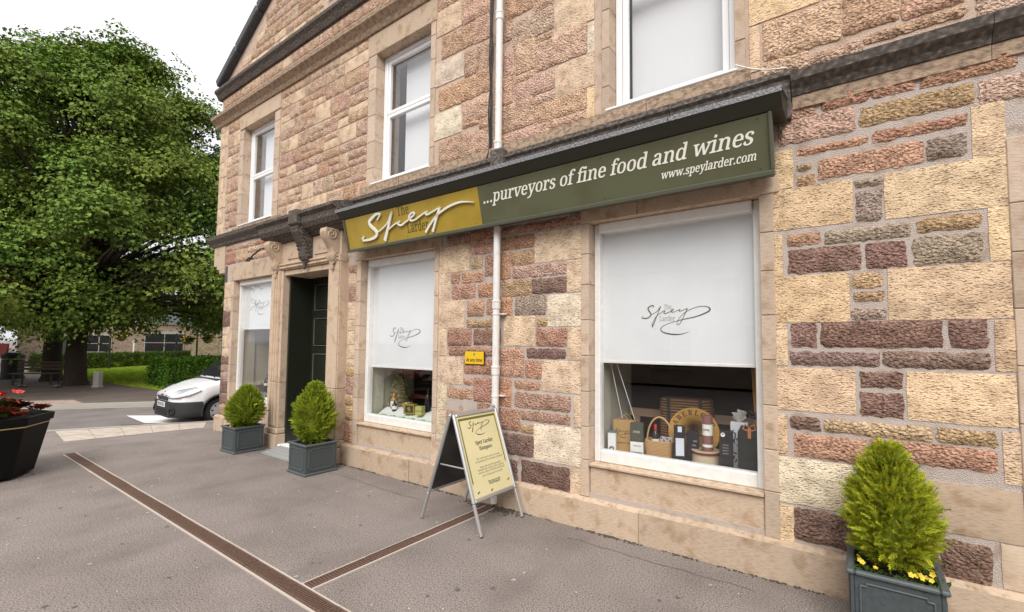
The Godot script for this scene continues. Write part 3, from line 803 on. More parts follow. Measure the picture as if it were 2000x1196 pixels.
func ground() -> void:
	var mb := Mb.new()
	mb.poly([Vector3(-400, -0.32, -400), Vector3(400, -0.32, -400), Vector3(400, -0.32, 400), Vector3(-400, -0.32, 400)], Vector3.UP)
	struct("road", mb, M["road_asphalt"])
	mb = Mb.new()
	var zs := [-30.0, -8.0, -0.85]
	for i in 37: zs.append(-0.65 + i * 0.2)
	for i in zs.size() - 1:
		var a: float = zs[i]
		var b: float = zs[i + 1]
		mb.poly([Vector3(9, 0, a), Vector3(-9.3, 0, a), Vector3(-9.3, 0, b), Vector3(9, 0, b)], Vector3.UP)
		mb.poly([Vector3(-9.3, 0, a), Vector3(near_kerb(a) + 0.13, -0.2, a), Vector3(near_kerb(b) + 0.13, -0.2, b), Vector3(-9.3, 0, b)], Vector3.UP)
	mb.poly([Vector3(9, 0, 6.55), Vector3(near_kerb(6.55), -0.2, 6.55), Vector3(near_kerb(6.55), -0.4, 6.55), Vector3(9, -0.4, 6.55)], Vector3.BACK)
	struct("pavement", mb, M["asphalt"])
	var kerb := struct("kerb", kerb_mesh(zs, true), M["kerb"])
	kerb.set_meta("kind", "structure")
	var zf := [-40.0, -1.13, 1.0, 4.0, 9.0, 30.0]
	mb = Mb.new()
	for i in zf.size() - 1:
		var a: float = zf[i]
		var b: float = zf[i + 1]
		mb.poly([Vector3(far_kerb(a) - 0.12, -0.2, a), Vector3(-140, -0.2, a), Vector3(-140, -0.2, b), Vector3(far_kerb(b) - 0.12, -0.2, b)], Vector3.UP)
	struct("far_pavement", mb, M["far_asphalt"])
	struct("far_kerb", kerb_mesh(zf, false), M["kerb"])
	# tan paving along the near kerb, slab by slab
	var strip := Node3D.new()
	strip.name = "kerb_paving"
	add_child(strip)
	strip.set_meta("kind", "structure")
	var n0 := Vector3(-10.64, 0, 1.85)
	var n1 := Vector3(-10.35, 0, -0.04)
	var f0 := Vector3(-12.9, 0, 1.6)
	var f1 := Vector3(-11.75, 0, -0.6)
	for i in 5:
		var t0 := i / 5.0 + 0.002
		var t1 := (i + 1) / 5.0 - 0.002
		for r in [[0.0, 0.495], [0.505, 1.0]]:
			var q := []
			for k in [[t0, r[0]], [t1, r[0]], [t1, r[1]], [t0, r[1]]]:
				var p: Vector3 = n0.lerp(n1, k[0]).lerp(f0.lerp(f1, k[0]), k[1])
				var kx := near_kerb(p.z) + 0.13
				p.x = maxf(p.x, kx + 0.01)
				p.y = lerpf(0.0, -0.2, clampf((-9.3 - p.x) / (-9.3 - kx), 0, 1)) + 0.005
				q.append(p)
			var s := Mb.new()
			s.poly(q, Vector3.UP)
			inst("paving_slab", s.mesh(), M["slab"], strip)
	var pink := Node3D.new()
	pink.name = "far_paving"
	add_child(pink)
	pink.set_meta("kind", "structure")
	for i in 9:
		var z0 := 0.2 + i * 0.62
		for r in 2:
			var s := Mb.new()
			var a := -0.13 - r * 0.62
			s.poly([Vector3(far_kerb(z0) + a, -0.194, z0), Vector3(far_kerb(z0) + a - 0.61, -0.194, z0), Vector3(far_kerb(z0 + 0.61) + a - 0.61, -0.194, z0 + 0.61), Vector3(far_kerb(z0 + 0.61) + a, -0.194, z0 + 0.61)], Vector3.UP)
			inst("paving_slab", s.mesh(), M["pink_slab"], pink)
	# painted lines at both kerbs and the white marking
	for off in [0.16, 0.30]:
		mb = Mb.new()
		for i in zs.size() - 1:
			var a: float = zs[i]
			var b: float = zs[i + 1]
			mb.poly([Vector3(near_kerb(a) - off, -0.316, a), Vector3(near_kerb(a) - off - 0.06, -0.316, a), Vector3(near_kerb(b) - off - 0.06, -0.316, b), Vector3(near_kerb(b) - off, -0.316, b)], Vector3.UP)
		struct("road_line", mb, M["line_paint"])
	mb = Mb.new()
	for i in zf.size() - 1:
		var a: float = zf[i]
		var b: float = zf[i + 1]
		mb.poly([Vector3(far_kerb(a) + 0.15, -0.316, a), Vector3(far_kerb(a) + 0.24, -0.316, a), Vector3(far_kerb(b) + 0.24, -0.316, b), Vector3(far_kerb(b) + 0.15, -0.316, b)], Vector3.UP)
	struct("road_line", mb, M["line_paint"])
	mb = Mb.new()
	mb.poly([Vector3(-15.3, -0.315, -0.08), Vector3(-13.6, -0.315, 0.0), Vector3(-14.2, -0.315, -0.98)], Vector3.UP)
	mb.poly([Vector3(-13.85, -0.315, -0.4), Vector3(-13.6, -0.315, 0.0), Vector3(-12.8, -0.315, -0.5), Vector3(-13.1, -0.315, -0.95), Vector3(-14.0, -0.315, -0.65)], Vector3.UP)
	struct("road_marking", mb, M["white_marking"])
	for q in [[-12.9, 1.2, 0.34], [-13.4, 0.5, 0.34]]:
		mb = Mb.new()
		mb.poly([Vector3(q[0], -0.315, q[1]), Vector3(q[0] - 0.3, -0.315, q[1] - 0.1), Vector3(q[0] - 0.1, -0.315, q[1] - 0.45), Vector3(q[0] + 0.18, -0.315, q[1] - 0.35)], Vector3.UP)
		struct("road_gully", mb, M["drain_gap"])
	for q in [[-5.3, -3.7, 0.40, 4], [-2.0, -0.6, 0.30, 5]]:        # tarry seams in the asphalt
		mb = Mb.new()
		var px := []
		var n := 40
		for i in n + 1:
			var x := lerpf(q[0], q[1], float(i) / n)
			px.append(Vector3(x, 0.004, q[2] + 0.05 * soft.get_noise_2d(x * 30.0, q[3] * 50.0) + 0.01 * soft.get_noise_2d(x * 300.0, q[3] * 9.0)))
		for i in n:
			var w := 0.002 + 0.003 * absf(soft.get_noise_1d(i * 9.0 + q[3]))
			mb.poly([px[i] - Vector3(0, 0, w), px[i + 1] - Vector3(0, 0, w), px[i + 1] + Vector3(0, 0, w), px[i] + Vector3(0, 0, w)], Vector3.UP)
		struct("tar_seam", mb, flat("tar", 0.13, 0.115, 0.105, 0.9))
	drain("drain_channel", Vector3(-9.07, 0, 2.055), Vector3(-1.6, 0, 2.055), 0.108, "long rusty drain channel running along the pavement")
	drain("drain_channel", Vector3(-2.97, 0, 1.985), Vector3(-2.97, 0, 0.14), 0.095, "short rusty drain channel from the downpipe to the long drain")

func kerb_mesh(zs: Array, near: bool) -> Mb:
	var mb := Mb.new()
	for i in zs.size() - 1:
		var a: float = zs[i]
		var b: float = zs[i + 1]
		var xa := near_kerb(a) if near else far_kerb(a)
		var xb := near_kerb(b) if near else far_kerb(b)
		var s := 0.13 if near else -0.13
		var top := -0.198 if near else -0.198
		mb.poly([Vector3(xa, top, a), Vector3(xa + s, top, a), Vector3(xb + s, top, b), Vector3(xb, top, b)], Vector3.UP)
		mb.poly([Vector3(xa, top, a), Vector3(xb, top, b), Vector3(xb, -0.4, b), Vector3(xa, -0.4, a)], Vector3(-s, 0, 0))
	return mb

func drain(called: String, a: Vector3, b: Vector3, w: float, label: String) -> void:
	var t := thing(called, label, "drain")
	var d := (b - a).normalized()
	var s := d.cross(Vector3.UP).normalized()
	var length := a.distance_to(b)
	var turn := Basis(d, Vector3.UP, s)
	var mb := Mb.new()
	mb.box((a + b) * 0.5 + Vector3(0, 0.002, 0), Vector3(length, 0.004, w), 0.0, turn)
	inst("trough", mb.mesh(), M["drain_gap"], t)
	for k in [-1.0, 1.0]:
		var e := Mb.new()
		e.box((a + b) * 0.5 + s * k * (w * 0.5 + 0.009) + Vector3(0, 0.004, 0), Vector3(length, 0.012, 0.016), 0.002, turn)
		inst("edge_strip", e.mesh(), M["joint"], t)
	# iron gratings in half-metre lengths, each of cross bars between two rails
	var n := maxi(1, roundi(length / 0.5))
	var seg := length / n
	var g := Mb.new()
	for k in [-1.0, 1.0]:
		g.box(Vector3(0, 0.008, k * (w * 0.5 - 0.009)), Vector3(seg - 0.008, 0.012, 0.014), 0.002)
	var bars := int(seg / 0.021)
	for i in bars:
		g.box(Vector3(-seg * 0.5 + (i + 0.5) * seg / bars, 0.0075, 0), Vector3(0.012, 0.010, w - 0.034), 0.002)
	var gm := g.mesh()
	for i in n:
		var o := inst("grating", gm, M["drain_iron"], t, a + d * (i + 0.5) * seg)
		o.basis = turn
		o.position.y += [0.0, 0.002, -0.001][i % 3]

# ---------------------------------------------------------------- the building
var house: Node3D
var face: MeshInstance3D

func building() -> void:
	house = thing("stone_shop_building", "two-storey red and cream sandstone corner building with gable and shop front", "building")
	var grow := func(list: Array) -> Array:
		var r := []
		for o in list: r.append([o[0] - 0.006, o[1] + 0.006, o[2], o[3] + 0.006])
		return r
	var holes: Array = grow.call([[-1.96, -0.565, 0.3, 2.70], [-5.375, -3.965, 0.3, 2.70], [-9.2, -7.8, 0.3, 2.70], [-7.19, -5.95, -0.1, 2.70],
		[-1.755, -0.71, 3.69, 5.47], [-5.16, -4.1, 3.69, 5.47], [-9.05, -7.90, 3.69, 5.5], [-6.35, -5.35, 6.78, 8.1]])
	var mb := Mb.new()
	wall_boxes(mb, -9.62, 2.7, -0.1, 3.4, -0.4, -0.008, holes)
	face = inst("front_wall", mb.mesh(), M["mortar"], house)
	mb = Mb.new()
	wall_boxes(mb, -10.07, 2.7, 3.4, 6.58, -0.4, -0.012, holes)
	var up := inst("upper_wall", mb.mesh(), M["mortar_old"], house)
	mb = Mb.new()
	mb.extrude(PackedVector2Array([Vector2(-10.07, 6.58), Vector2(-6.35, 6.58), Vector2(-6.35, 8.62), ]), -0.4, -0.012)
	mb.extrude(PackedVector2Array([Vector2(-6.35, 6.58), Vector2(-5.35, 6.58), Vector2(-5.35, 6.78), Vector2(-6.35, 6.78)]), -0.4, -0.012)
	mb.extrude(PackedVector2Array([Vector2(-6.35, 8.1), Vector2(-5.35, 8.1), Vector2(-5.35, 9.18), Vector2(-6.35, 8.62)]), -0.4, -0.012)
	mb.extrude(PackedVector2Array([Vector2(-5.35, 6.58), Vector2(0.1, 6.58), Vector2(-5.0, 9.38), Vector2(-5.35, 9.18)]), -0.4, -0.012)
	var gab := inst("gable_wall", mb.mesh(), M["mortar_old"], house)
	# the stones of the ground floor and of the piers above, as they lie
	for s in STONES:
		var low: bool = s[1] < 3.45
		var e := 0.006 if s[3] - s[1] > 0.05 else 0.003
		var kd: String = s[4]
		if not low and kd in ["R", "O", "M"]: kd = "V" if kd == "R" else "U"
		stone(s[0] - e, s[1] - e, s[2] + e, s[3] + e, kd, face if low else up, 0.0, "" if low else ("upper_dressed_stone" if s[4] in ["C", "K", "S"] else "upper_rubble_stone"))
	var lower := ["R", "C", "R", "M"]
	pack(-5.66, 0.27, -5.475, 2.66, face, ["C", "R", "C", "O"])
	pack(-9.6, 0.27, -9.285, 2.7, face, ["C", "C", "M", "P", "C"])
	pack(-9.6, 3.02, -7.5, 3.36, face, ["V", "U", "R"])
	pack(0.86, 0.27, 2.65, 3.35, face, lower)
	var brown := ["U", "U", "U", "U", "U", "V", "C", "U"]
	pack(-9.72, 3.72, -9.21, 5.76, up, brown)
	pack(-7.7, 3.56, -5.33, 5.76, up, brown)
	pack(-4.0, 5.55, -3.16, 5.78, up, brown)
	pack(-3.1, 5.28, -1.84, 5.78, up, brown)
	pack(-2.3, 4.97, -1.84, 5.26, up, brown)
	pack(-0.62, 4.3, -0.17, 5.78, up, brown)
	pack(-0.15, 4.0, 2.65, 5.78, up, brown)
	pack(0.62, 3.52, 2.65, 3.98, up, brown)
	pack(-10.0, 6.0, 2.65, 6.32, up, brown)
	pack(-9.95, 6.58, -6.52, 7.9, gab, brown, true)
	var y := 3.56
	var k := 0
	while y < 5.7:                                               # corner stones, long and short in turn
		stone(-10.075, y + 0.005, -9.86 if k % 2 else -9.73, y + 0.295, "C", up, 0.0, "corner_stone")
		y += 0.30
		k += 1
	# margins
	var js := [0.58, 0.87, 1.18, 1.50, 1.82, 2.14, 2.42]
	margin(-2.04, -1.96, 0.262, 2.70, js, face)
	margin(-0.565, -0.472, 0.262, 2.70, js, face)
	margin(-3.965, -3.895, 0.262, 2.70, js, face)
	margin(-5.47, -5.375, 0.262, 2.70, js, face)
	margin(-9.28, -9.2, 0.262, 2.70, js, face)
	margin(-7.8, -7.5, 0.262, 2.70, js, face)
	margin(0.718, 0.855, 0.262, 2.80, js, face)
	var ju := [3.92, 4.28, 4.64, 5.0, 5.3]
	for q in [[-1.83, -1.755], [-0.71, -0.635], [-5.32, -5.16], [-4.1, -4.02], [-9.2, -9.05], [-7.90, -7.72]]:
		margin(q[0], q[1], 3.55, 5.47, ju, up)
	# lintels, sills, aprons
	for q in [[-2.045, -1.5, 2.703, 2.86], [-1.497, -0.43, 2.703, 2.86], [-5.5, -4.4, 2.703, 2.86], [-4.397, -3.85, 2.703, 2.86], [-9.32, -7.5, 2.703, 3.0]]:
		ashlar_block("lintel", q[0], q[1], q[2], q[3], face, 0.006, 0.18)
	for q in [[-5.34, -4.0, 5.473, 5.76], [-9.21, -7.72, 5.5, 5.76], [-1.84, -0.63, 5.473, 5.76], [-6.5, -5.2, 8.1, 8.3]]:
		ashlar_block("lintel", q[0], q[1], q[2], q[3], up, 0.006, 0.18)
	for q in [[-1.957, -0.568], [-5.372, -3.968], [-9.197, -7.803]]:
		ashlar_block("apron", q[0], q[1], 0.262, 0.53, face, -0.02, 0.16)
		ashlar_block("sill", q[0], q[1], 0.531, 0.555, face, 0.012, 0.2)
	# plinth in long blocks with a weathered top
	var prof := [[-0.1, -0.1], [0.06, -0.1], [0.06, 0.242], [0.002, 0.262], [-0.1, 0.262]]
	course(-5.66, 2.7, prof, 1.42, M["ashlar"], house, "plinth_stone")
	course(-9.64, -7.5, prof, 1.07, M["ashlar"], house, "plinth_stone")
	# string courses
	course(-10.15, -7.62, [[-0.1, 3.40], [0.03, 3.40], [0.05, 3.45], [0.11, 3.52], [0.12, 3.58], [0.02, 3.61], [-0.1, 3.61]], 0.85, M["soot_stone"], house, "string_course")
	course(-5.5, -0.34, [[-0.1, 3.20], [0.05, 3.20], [0.055, 3.48], [0.08, 3.50], [0.08, 3.54], [-0.1, 3.56]], 0.86, M["soot_stone"], house, "string_course")
	course(-0.336, 2.7, [[-0.1, 3.36], [0.03, 3.36], [0.05, 3.40], [0.10, 3.44], [0.11, 3.50], [0.0, 3.53], [-0.1, 3.53]], 0.95, M["soot_stone"], house, "string_course")
	course(-5.4, -0.6, [[-0.1, 3.563], [0.035, 3.563], [0.04, 3.66], [-0.1, 3.666]], 0.8, M["worn_stone"], house, "sill_course")
	course(-9.3, -7.62, [[-0.1, 3.613], [0.03, 3.613], [0.035, 3.66], [-0.1, 3.666]], 0.75, M["worn_stone"], house, "sill_course")
	course(-0.336, 2.7, [[-0.1, 3.27], [0.012, 3.27], [0.02, 3.357], [-0.1, 3.357]], 1.0, M["worn_stone"], house, "frieze_stone")
	course(-10.2, 2.7, [[-0.1, 5.78], [0.02, 5.78], [0.05, 5.84], [0.13, 5.90], [0.14, 5.95], [0.0, 5.99], [-0.1, 5.99]], 1.1, M["worn_stone"], house, "cornice_stone")
	course(-10.16, 2.7, [[-0.1, 6.34], [0.03, 6.34], [0.07, 6.42], [0.11, 6.46], [0.11, 6.51], [0.0, 6.56], [-0.1, 6.56]], 1.1, M["soot_stone"], house, "cornice_stone")
	# corner: cut back below, corbelled out to a square above
	mb = Mb.new()
	mb.tint = Color(0.60, 0.465, 0.34)
	mb.extrude(PackedVector2Array([Vector2(-9.62, 0.008), Vector2(-10.07, 0.45), Vector2(-10.07, 0.7), Vector2(-9.5, 0.7), Vector2(-9.5, 0.008)]), -0.1, 3.0, Basis(Vector3.RIGHT, Vector3(0, 0, -1), Vector3.UP))
	inst("cut_corner", mb.mesh(), M["ashlar"], house)
	for q in [[0.2, 2.88, 2.96], [0.32, 2.96, 3.03], [0.455, 3.03, 3.40]]:
		var e: float = q[0]
		mb = Mb.new()
		mb.tint = Color(0.60, 0.465, 0.34)
		mb.extrude(PackedVector2Array([Vector2(-9.6, -0.012), Vector2(-9.62 - e, -0.012), Vector2(-10.08, 0.46 - e), Vector2(-10.08, 0.6), Vector2(-9.6, 0.6)]), q[1] + 0.002, q[2], Basis(Vector3.RIGHT, Vector3(0, 0, -1), Vector3.UP))
		inst("corbel_stone", mb.mesh(), M["ashlar"], house)
	# sides, back, floors and roof
	mb = Mb.new()
	mb.span(Vector3(-10.07, -0.1, -9.0), Vector3(-9.67, 6.58, -0.72))
	mb.span(Vector3(-10.07, 3.4, -0.72), Vector3(-9.67, 6.58, -0.4))
	mb.span(Vector3(2.3, -0.1, -9.0), Vector3(2.7, 6.58, -0.4))
	mb.span(Vector3(-9.67, -0.1, -9.0), Vector3(2.3, 6.58, -8.6))
	inst("outer_wall", mb.mesh(), M["far_stone"], house)
	mb = Mb.new()
	mb.span(Vector3(-9.67, -0.05, -8.6), Vector3(2.3, 0.08, -0.4))
	mb.span(Vector3(-9.67, 3.2, -8.6), Vector3(2.3, 3.45, -0.4))
	mb.span(Vector3(-9.67, 6.3, -8.6), Vector3(2.3, 6.5, -0.4))
	mb.span(Vector3(-9.67, 0.08, -4.2), Vector3(2.3, 3.2, -4.0))
	mb.span(Vector3(-3.0, 0.08, -4.0), Vector3(-2.9, 3.2, -1.4))
	inst("room_shell", mb.mesh(), M["room"], house)
	mb = Mb.new()
	for s in [-1.0, 1.0]:
		var q := Basis(Vector3.BACK, s * -atan(0.56))
		mb.box(Vector3(-5.0 + s * 2.6, 8.12, -4.6), Vector3(5.95, 0.12, 9.0), 0.0, q)
	mb.box(Vector3(1.4, 6.7, -4.6), Vector3(3.0, 0.14, 9.1))
	inst("roof", mb.mesh(), M["slate"], house)
	mb = Mb.new()
	var sk := Basis(Vector3.BACK, atan(0.56))
	for i in 6:
		mb.box(Vector3(-9.72 + i * 0.80, 6.86 + i * 0.80 * 0.56, -0.1), Vector3(0.91, 0.16, 0.42), 0.02, sk)
	inst("skew", mb.mesh(), M["slate"], house)
	# windows
	shop_window(house, -1.957, -0.568, 0.556, 2.70, true)
	shop_window(house, -5.372, -3.968, 0.556, 2.70, true)
	shop_window(house, -9.197, -7.803, 0.556, 2.70, true)
	upper_window(house, -1.752, -0.713, 3.70, 5.47, 4.86, 0.0)
	upper_window(house, -5.157, -4.103, 3.70, 5.47, 4.66, 1.0)
	upper_window(house, -9.047, -7.903, 3.70, 5.5, 4.60, 0.0)
	upper_window(house, -6.347, -5.353, 6.8, 8.1, 7.5, 0.0)
	# display reveals behind the shop windows: side linings, sill boards, low back rail
	for q in [[-1.957, -0.568], [-5.372, -3.968], [-9.197, -7.803]]:
		var d := Node3D.new()
		d.name = "display_bay"
		house.add_child(d, true)
		sp("lining", Vector3(q[0] - 0.05, 0.5, -0.95), Vector3(q[0] - 0.002, 2.7, -0.402), M["room_light"], d)
		sp("lining", Vector3(q[1] + 0.002, 0.5, -0.95), Vector3(q[1] + 0.05, 2.7, -0.402), M["room_light"], d)
		sp("lining", Vector3(q[0], 0.62, -0.4), Vector3(q[0] + 0.02, 2.6, -0.195), M["room_light"], d)
		sp("lining", Vector3(q[1] - 0.02, 0.62, -0.4), Vector3(q[1], 2.6, -0.195), M["room_light"], d)
		sp("display_board", Vector3(q[0] - 0.05, 0.56, -0.9), Vector3(q[1] + 0.05, 0.62, -0.2), M["shelf_wood"], d)
		sp("lining", Vector3(q[0], 2.66, -0.9), Vector3(q[1], 2.7, -0.2), M["room_light"], d)

func ashlar_block(called: String, x0: float, x1: float, y0: float, y1: float, parent: Node, z: float, depth: float) -> void:
	var mb := Mb.new()
	var f := rng.randf_range(0.92, 1.05)
	mb.tint = Color(0.605, 0.465, 0.338) * f
	mb.box(Vector3(0, 0, -depth * 0.5), Vector3(x1 - x0, y1 - y0, depth), 0.005)
	inst(called, mb.mesh(), M["ashlar"], parent, Vector3((x0 + x1) * 0.5, (y0 + y1) * 0.5, z))

func spiral(r0: float, turns: float, dir := 1.0) -> Array:
	var p := []
	for i in 22:
		var t := i / 21.0
		var a := t * TAU * turns * dir + PI * 0.5
		p.append(Vector3(cos(a), sin(a), 0) * r0 * (1.0 - 0.85 * t))
	return p

func console(parent: Node, called: String, at: Vector3, m: Material, w: float, h: float, depth: float, leafy: bool) -> void:   # scrolled bracket: S-shaped side, volutes, drop
	var o := Node3D.new()
	o.name = called
	parent.add_child(o, true)
	o.position = at
	var side := PackedVector2Array()
	for q in [[0, 0], [depth, 0], [depth * 1.05, -0.06], [depth, -0.12], [depth * 0.8, -0.19], [depth * 0.55, -0.27], [depth * 0.42, -0.34], [depth * 0.52, -0.40], [depth * 0.46, -0.46], [depth * 0.2, -0.5], [0, -0.5]]:
		side.append(Vector2(-q[0], q[1] * h / 0.5))
	var mb := Mb.new()
	mb.tint = Color(0.60, 0.455, 0.33)
	mb.extrude(side, -w * 0.5, w * 0.5, Basis(Vector3.UP, PI * 0.5))
	inst("body", mb.mesh(), m, o)
	for s in [-1.0, 1.0]:
		for q in [[depth * 0.62, -0.095, 0.075], [depth * 0.27, -0.40, 0.05]]:
			var v := Mb.new()
			v.tint = Color(0.60, 0.455, 0.33)
			var pts := []
			for p in spiral(q[2], 1.6): pts.append(Vector3(s * (w * 0.5 + 0.002), q[1] * h / 0.5 + p.y, q[0] + p.x))
			v.tube(pts, [0.013, 0.012, 0.012, 0.011], 6)
			v.lathe([Vector2(0, 0.0), Vector2(0.018, 0.0), Vector2(0.012, 0.012), Vector2(0, 0.014)], Vector3(s * w * 0.5, q[1] * h / 0.5, q[0]), 10, Basis(Vector3.BACK, -s * PI * 0.5))
			inst("volute", v.mesh(), m, o)
	for k in [-1, 0, 1]:
		var r := Mb.new()
		r.tint = Color(0.60, 0.455, 0.33)
		var pts := []
		for i in range(2, 10): pts.append(Vector3(k * w * 0.28, side[i].y, -side[i].x + 0.002))
		r.tube(pts, [w * 0.1], 6)
		inst("rib", r.mesh(), m, o)
	var dr := Mb.new()
	dr.tint = Color(0.60, 0.455, 0.33)
	for i in 5:
		dr.lathe([Vector2(0, -0.03), Vector2(0.022, -0.012), Vector2(0.026, 0.004), Vector2(0.014, 0.022), Vector2(0, 0.026)], Vector3([-0.03, 0.03, 0, 0, 0][i], -h - [0.0, 0.0, 0.025, 0.06, 0.085][i], depth * 0.3), 8)
	if leafy:
		for i in 7:
			var a := i / 6.0
			for s in [-1.0, 1.0]:
				var lf := Mb.new()
				lf.box(Vector3(s * (w * 0.5 + 0.012), -0.14 * h / 0.5 - a * 0.28 * h / 0.5, depth * (0.75 - a * 0.45)), Vector3(0.02, 0.055, 0.05), 0.012, Basis(Vector3.RIGHT, 0.6 + a))
				inst("leaf_carving", lf.mesh(), m, o)
	inst("drop", dr.mesh(), m, o)

func shop_front() -> void:
	# door case: two moulded pilasters, lintel, frieze, dark cornice on scrolled brackets
	var d := Node3D.new()
	d.name = "doorcase"
	house.add_child(d, true)
	for q in [[-7.47, -7.19], [-5.95, -5.67]]:
		var inner: float = q[1] if q[0] < -6.5 else q[0]
		var s := -1.0 if q[0] < -6.5 else 1.0
		for seg in [[0.30, 0.98], [0.985, 2.70]]:
			var mb := Mb.new()
			mb.tint = Color(0.62, 0.475, 0.35) * (1.04 if seg[0] > 0.9 else 0.96)
			mb.span(Vector3(q[0], seg[0], -0.35), Vector3(q[1], seg[1], 0.12), 0.006)
			mb.span(Vector3(inner + s * 0.06, seg[0], 0.12), Vector3(inner + s * 0.27, seg[1], 0.135), 0.005)
			for k in (3 if s < 0.0 else 0):
				mb.tube([Vector3(inner + s * (0.085 + k * 0.07), seg[0] + 0.03, 0.137), Vector3(inner + s * (0.085 + k * 0.07), seg[1] - 0.01, 0.137)], [0.019], 8)
			inst("pilaster_stone", mb.mesh(), M["ashlar"], d)
		var b := Mb.new()
		b.tint = Color(0.60, 0.465, 0.34)
		b.span(Vector3(q[0] - 0.03, -0.1, -0.35), Vector3(q[1] + 0.03, 0.2, 0.17), 0.008)
		b.span(Vector3(q[0] - 0.012, 0.2, -0.35), Vector3(q[1] + 0.012, 0.296, 0.15), 0.02)
		inst("pilaster_base", b.mesh(), M["ashlar"], d)
	var mb2 := Mb.new()
	mb2.tint = Color(0.61, 0.47, 0.345)
	mb2.span(Vector3(-7.187, 2.62, -0.3), Vector3(-5.953, 2.70, 0.10), 0.006)
	mb2.span(Vector3(-7.47, 2.703, -0.02), Vector3(-5.67, 2.80, 0.13), 0.006)
	mb2.span(Vector3(-7.45, 2.80, -0.02), Vector3(-5.69, 3.14, 0.10), 0.006)
	mb2.tube([Vector3(-7.44, 2.735, 0.135), Vector3(-5.70, 2.735, 0.135)], [0.018], 8)
	mb2.tube([Vector3(-7.44, 2.785, 0.135), Vector3(-5.70, 2.785, 0.135)], [0.018], 8)
	mb2.span(Vector3(-7.10, 2.86, 0.10), Vector3(-6.62, 3.08, 0.115), 0.006)
	mb2.span(Vector3(-6.34, 2.86, 0.10), Vector3(-5.95, 3.08, 0.115), 0.006)
	inst("frieze", mb2.mesh(), M["ashlar"], d)
	course(-7.66, -5.50, [[-0.05, 3.14], [0.14, 3.14], [0.17, 3.19], [0.26, 3.22], [0.30, 3.28], [0.31, 3.36], [0.36, 3.40], [0.36, 3.44], [0.05, 3.53], [-0.05, 3.53]], 1.08, M["soot_stone"], d, "door_cornice")
	console(house, "door_bracket", Vector3(-7.35, 3.14, 0.1), M["ashlar"], 0.15, 0.45, 0.20, false)
	console(house, "door_bracket", Vector3(-5.80, 3.14, 0.1), M["ashlar"], 0.15, 0.45, 0.20, false)
	console(house, "keystone", Vector3(-6.49, 3.30, 0.1), M["soot_stone"], 0.17, 0.54, 0.24, true)
	sp("keystone_block", Vector3(-6.60, 3.26, 0.1), Vector3(-6.38, 3.48, 0.385), M["soot_stone"], house, 0.02)
	# deep-set door with dark green lining and panels
	var dr := Node3D.new()
	dr.name = "shop_door"
	house.add_child(dr, true)
	sp("lining", Vector3(-7.188, 0.06, -0.36), Vector3(-7.15, 2.62, 0.02), M["door_green"], dr)
	sp("lining", Vector3(-5.99, 0.06, -0.36), Vector3(-5.952, 2.62, 0.02), M["door_green"], dr)
	sp("leaf", Vector3(-7.149, 0.08, -0.40), Vector3(-6.572, 2.61, -0.345), M["door_green"], dr)
	sp("leaf", Vector3(-6.568, 0.08, -0.40), Vector3(-5.991, 2.61, -0.345), M["door_green"], dr)
	for x in [-6.86, -6.28]:
		for r in [[0.22, 0.86], [0.98, 1.42], [1.54, 1.98], [2.10, 2.52]]:
			sp("panel", Vector3(x - 0.19, r[0] + 0.03, -0.346), Vector3(x + 0.19, r[1] - 0.03, -0.333), M["door_green"], dr, 0.01)
			var f := Mb.new()
			for e in [[-0.21, r[0], 0.21, r[0] + 0.014], [-0.21, r[1] - 0.014, 0.21, r[1]], [-0.21, r[0] + 0.0145, -0.196, r[1] - 0.0145], [0.196, r[0] + 0.0145, 0.21, r[1] - 0.0145]]:
				f.span(Vector3(x + e[0], e[1], -0.346), Vector3(x + e[2], e[3], -0.328), 0.004)
			inst("panel_bead", f.mesh(), M["door_bead"], dr)
	var hd := Mb.new()
	hd.tube([Vector3(-6.60, 1.12, -0.33), Vector3(-6.60, 1.12, -0.28), Vector3(-6.60, 1.32, -0.28), Vector3(-6.60, 1.32, -0.33)], [0.009], 8)
	inst("handle", hd.mesh(), flat("brass", 0.45, 0.30, 0.10, 0.35, 0.8), dr)
	sp("threshold", Vector3(-7.18, -0.05, -0.4), Vector3(-5.96, 0.06, 0.13), M["ashlar"], house, 0.01)
	# ribbed metal ramp in front of the door
	var t := thing("ramp_plate", "small grey ribbed metal ramp in front of the dark door", "ramp")
	var rp := Mb.new()
	rp.poly([Vector3(-7.05, 0.005, 0.42), Vector3(-6.1, 0.005, 0.42), Vector3(-6.1, 0.062, 0.14), Vector3(-7.05, 0.062, 0.14)], Vector3.UP)
	rp.poly([Vector3(-7.05, 0.0, 0.42), Vector3(-6.1, 0.0, 0.42), Vector3(-6.1, 0.005, 0.42), Vector3(-7.05, 0.005, 0.42)], Vector3.BACK)
	for x in [-7.05, -6.1]:
		rp.poly([Vector3(x, 0.0, 0.42), Vector3(x, 0.005, 0.42), Vector3(x, 0.062, 0.14), Vector3(x, 0.0, 0.14)], Vector3(signf(x + 6.5), 0, 0))
	inst("plate", rp.mesh(), M["chequer"], t)
	var ribs := Mb.new()
	for i in 26:
		for j in 8:
			var z := 0.40 - j * 0.034
			ribs.box(Vector3(-7.03 + i * 0.036 + (j % 2) * 0.018, 0.007 + (0.42 - z) / 0.28 * 0.057, z), Vector3(0.022, 0.004, 0.007), 0.0, Basis(Vector3.RIGHT, 0.2) * Basis(Vector3.UP, 0.7 if j % 2 else -0.7))
	inst("tread", ribs.mesh(), flat("tread", 0.60, 0.60, 0.59, 0.4, 0.5), t)

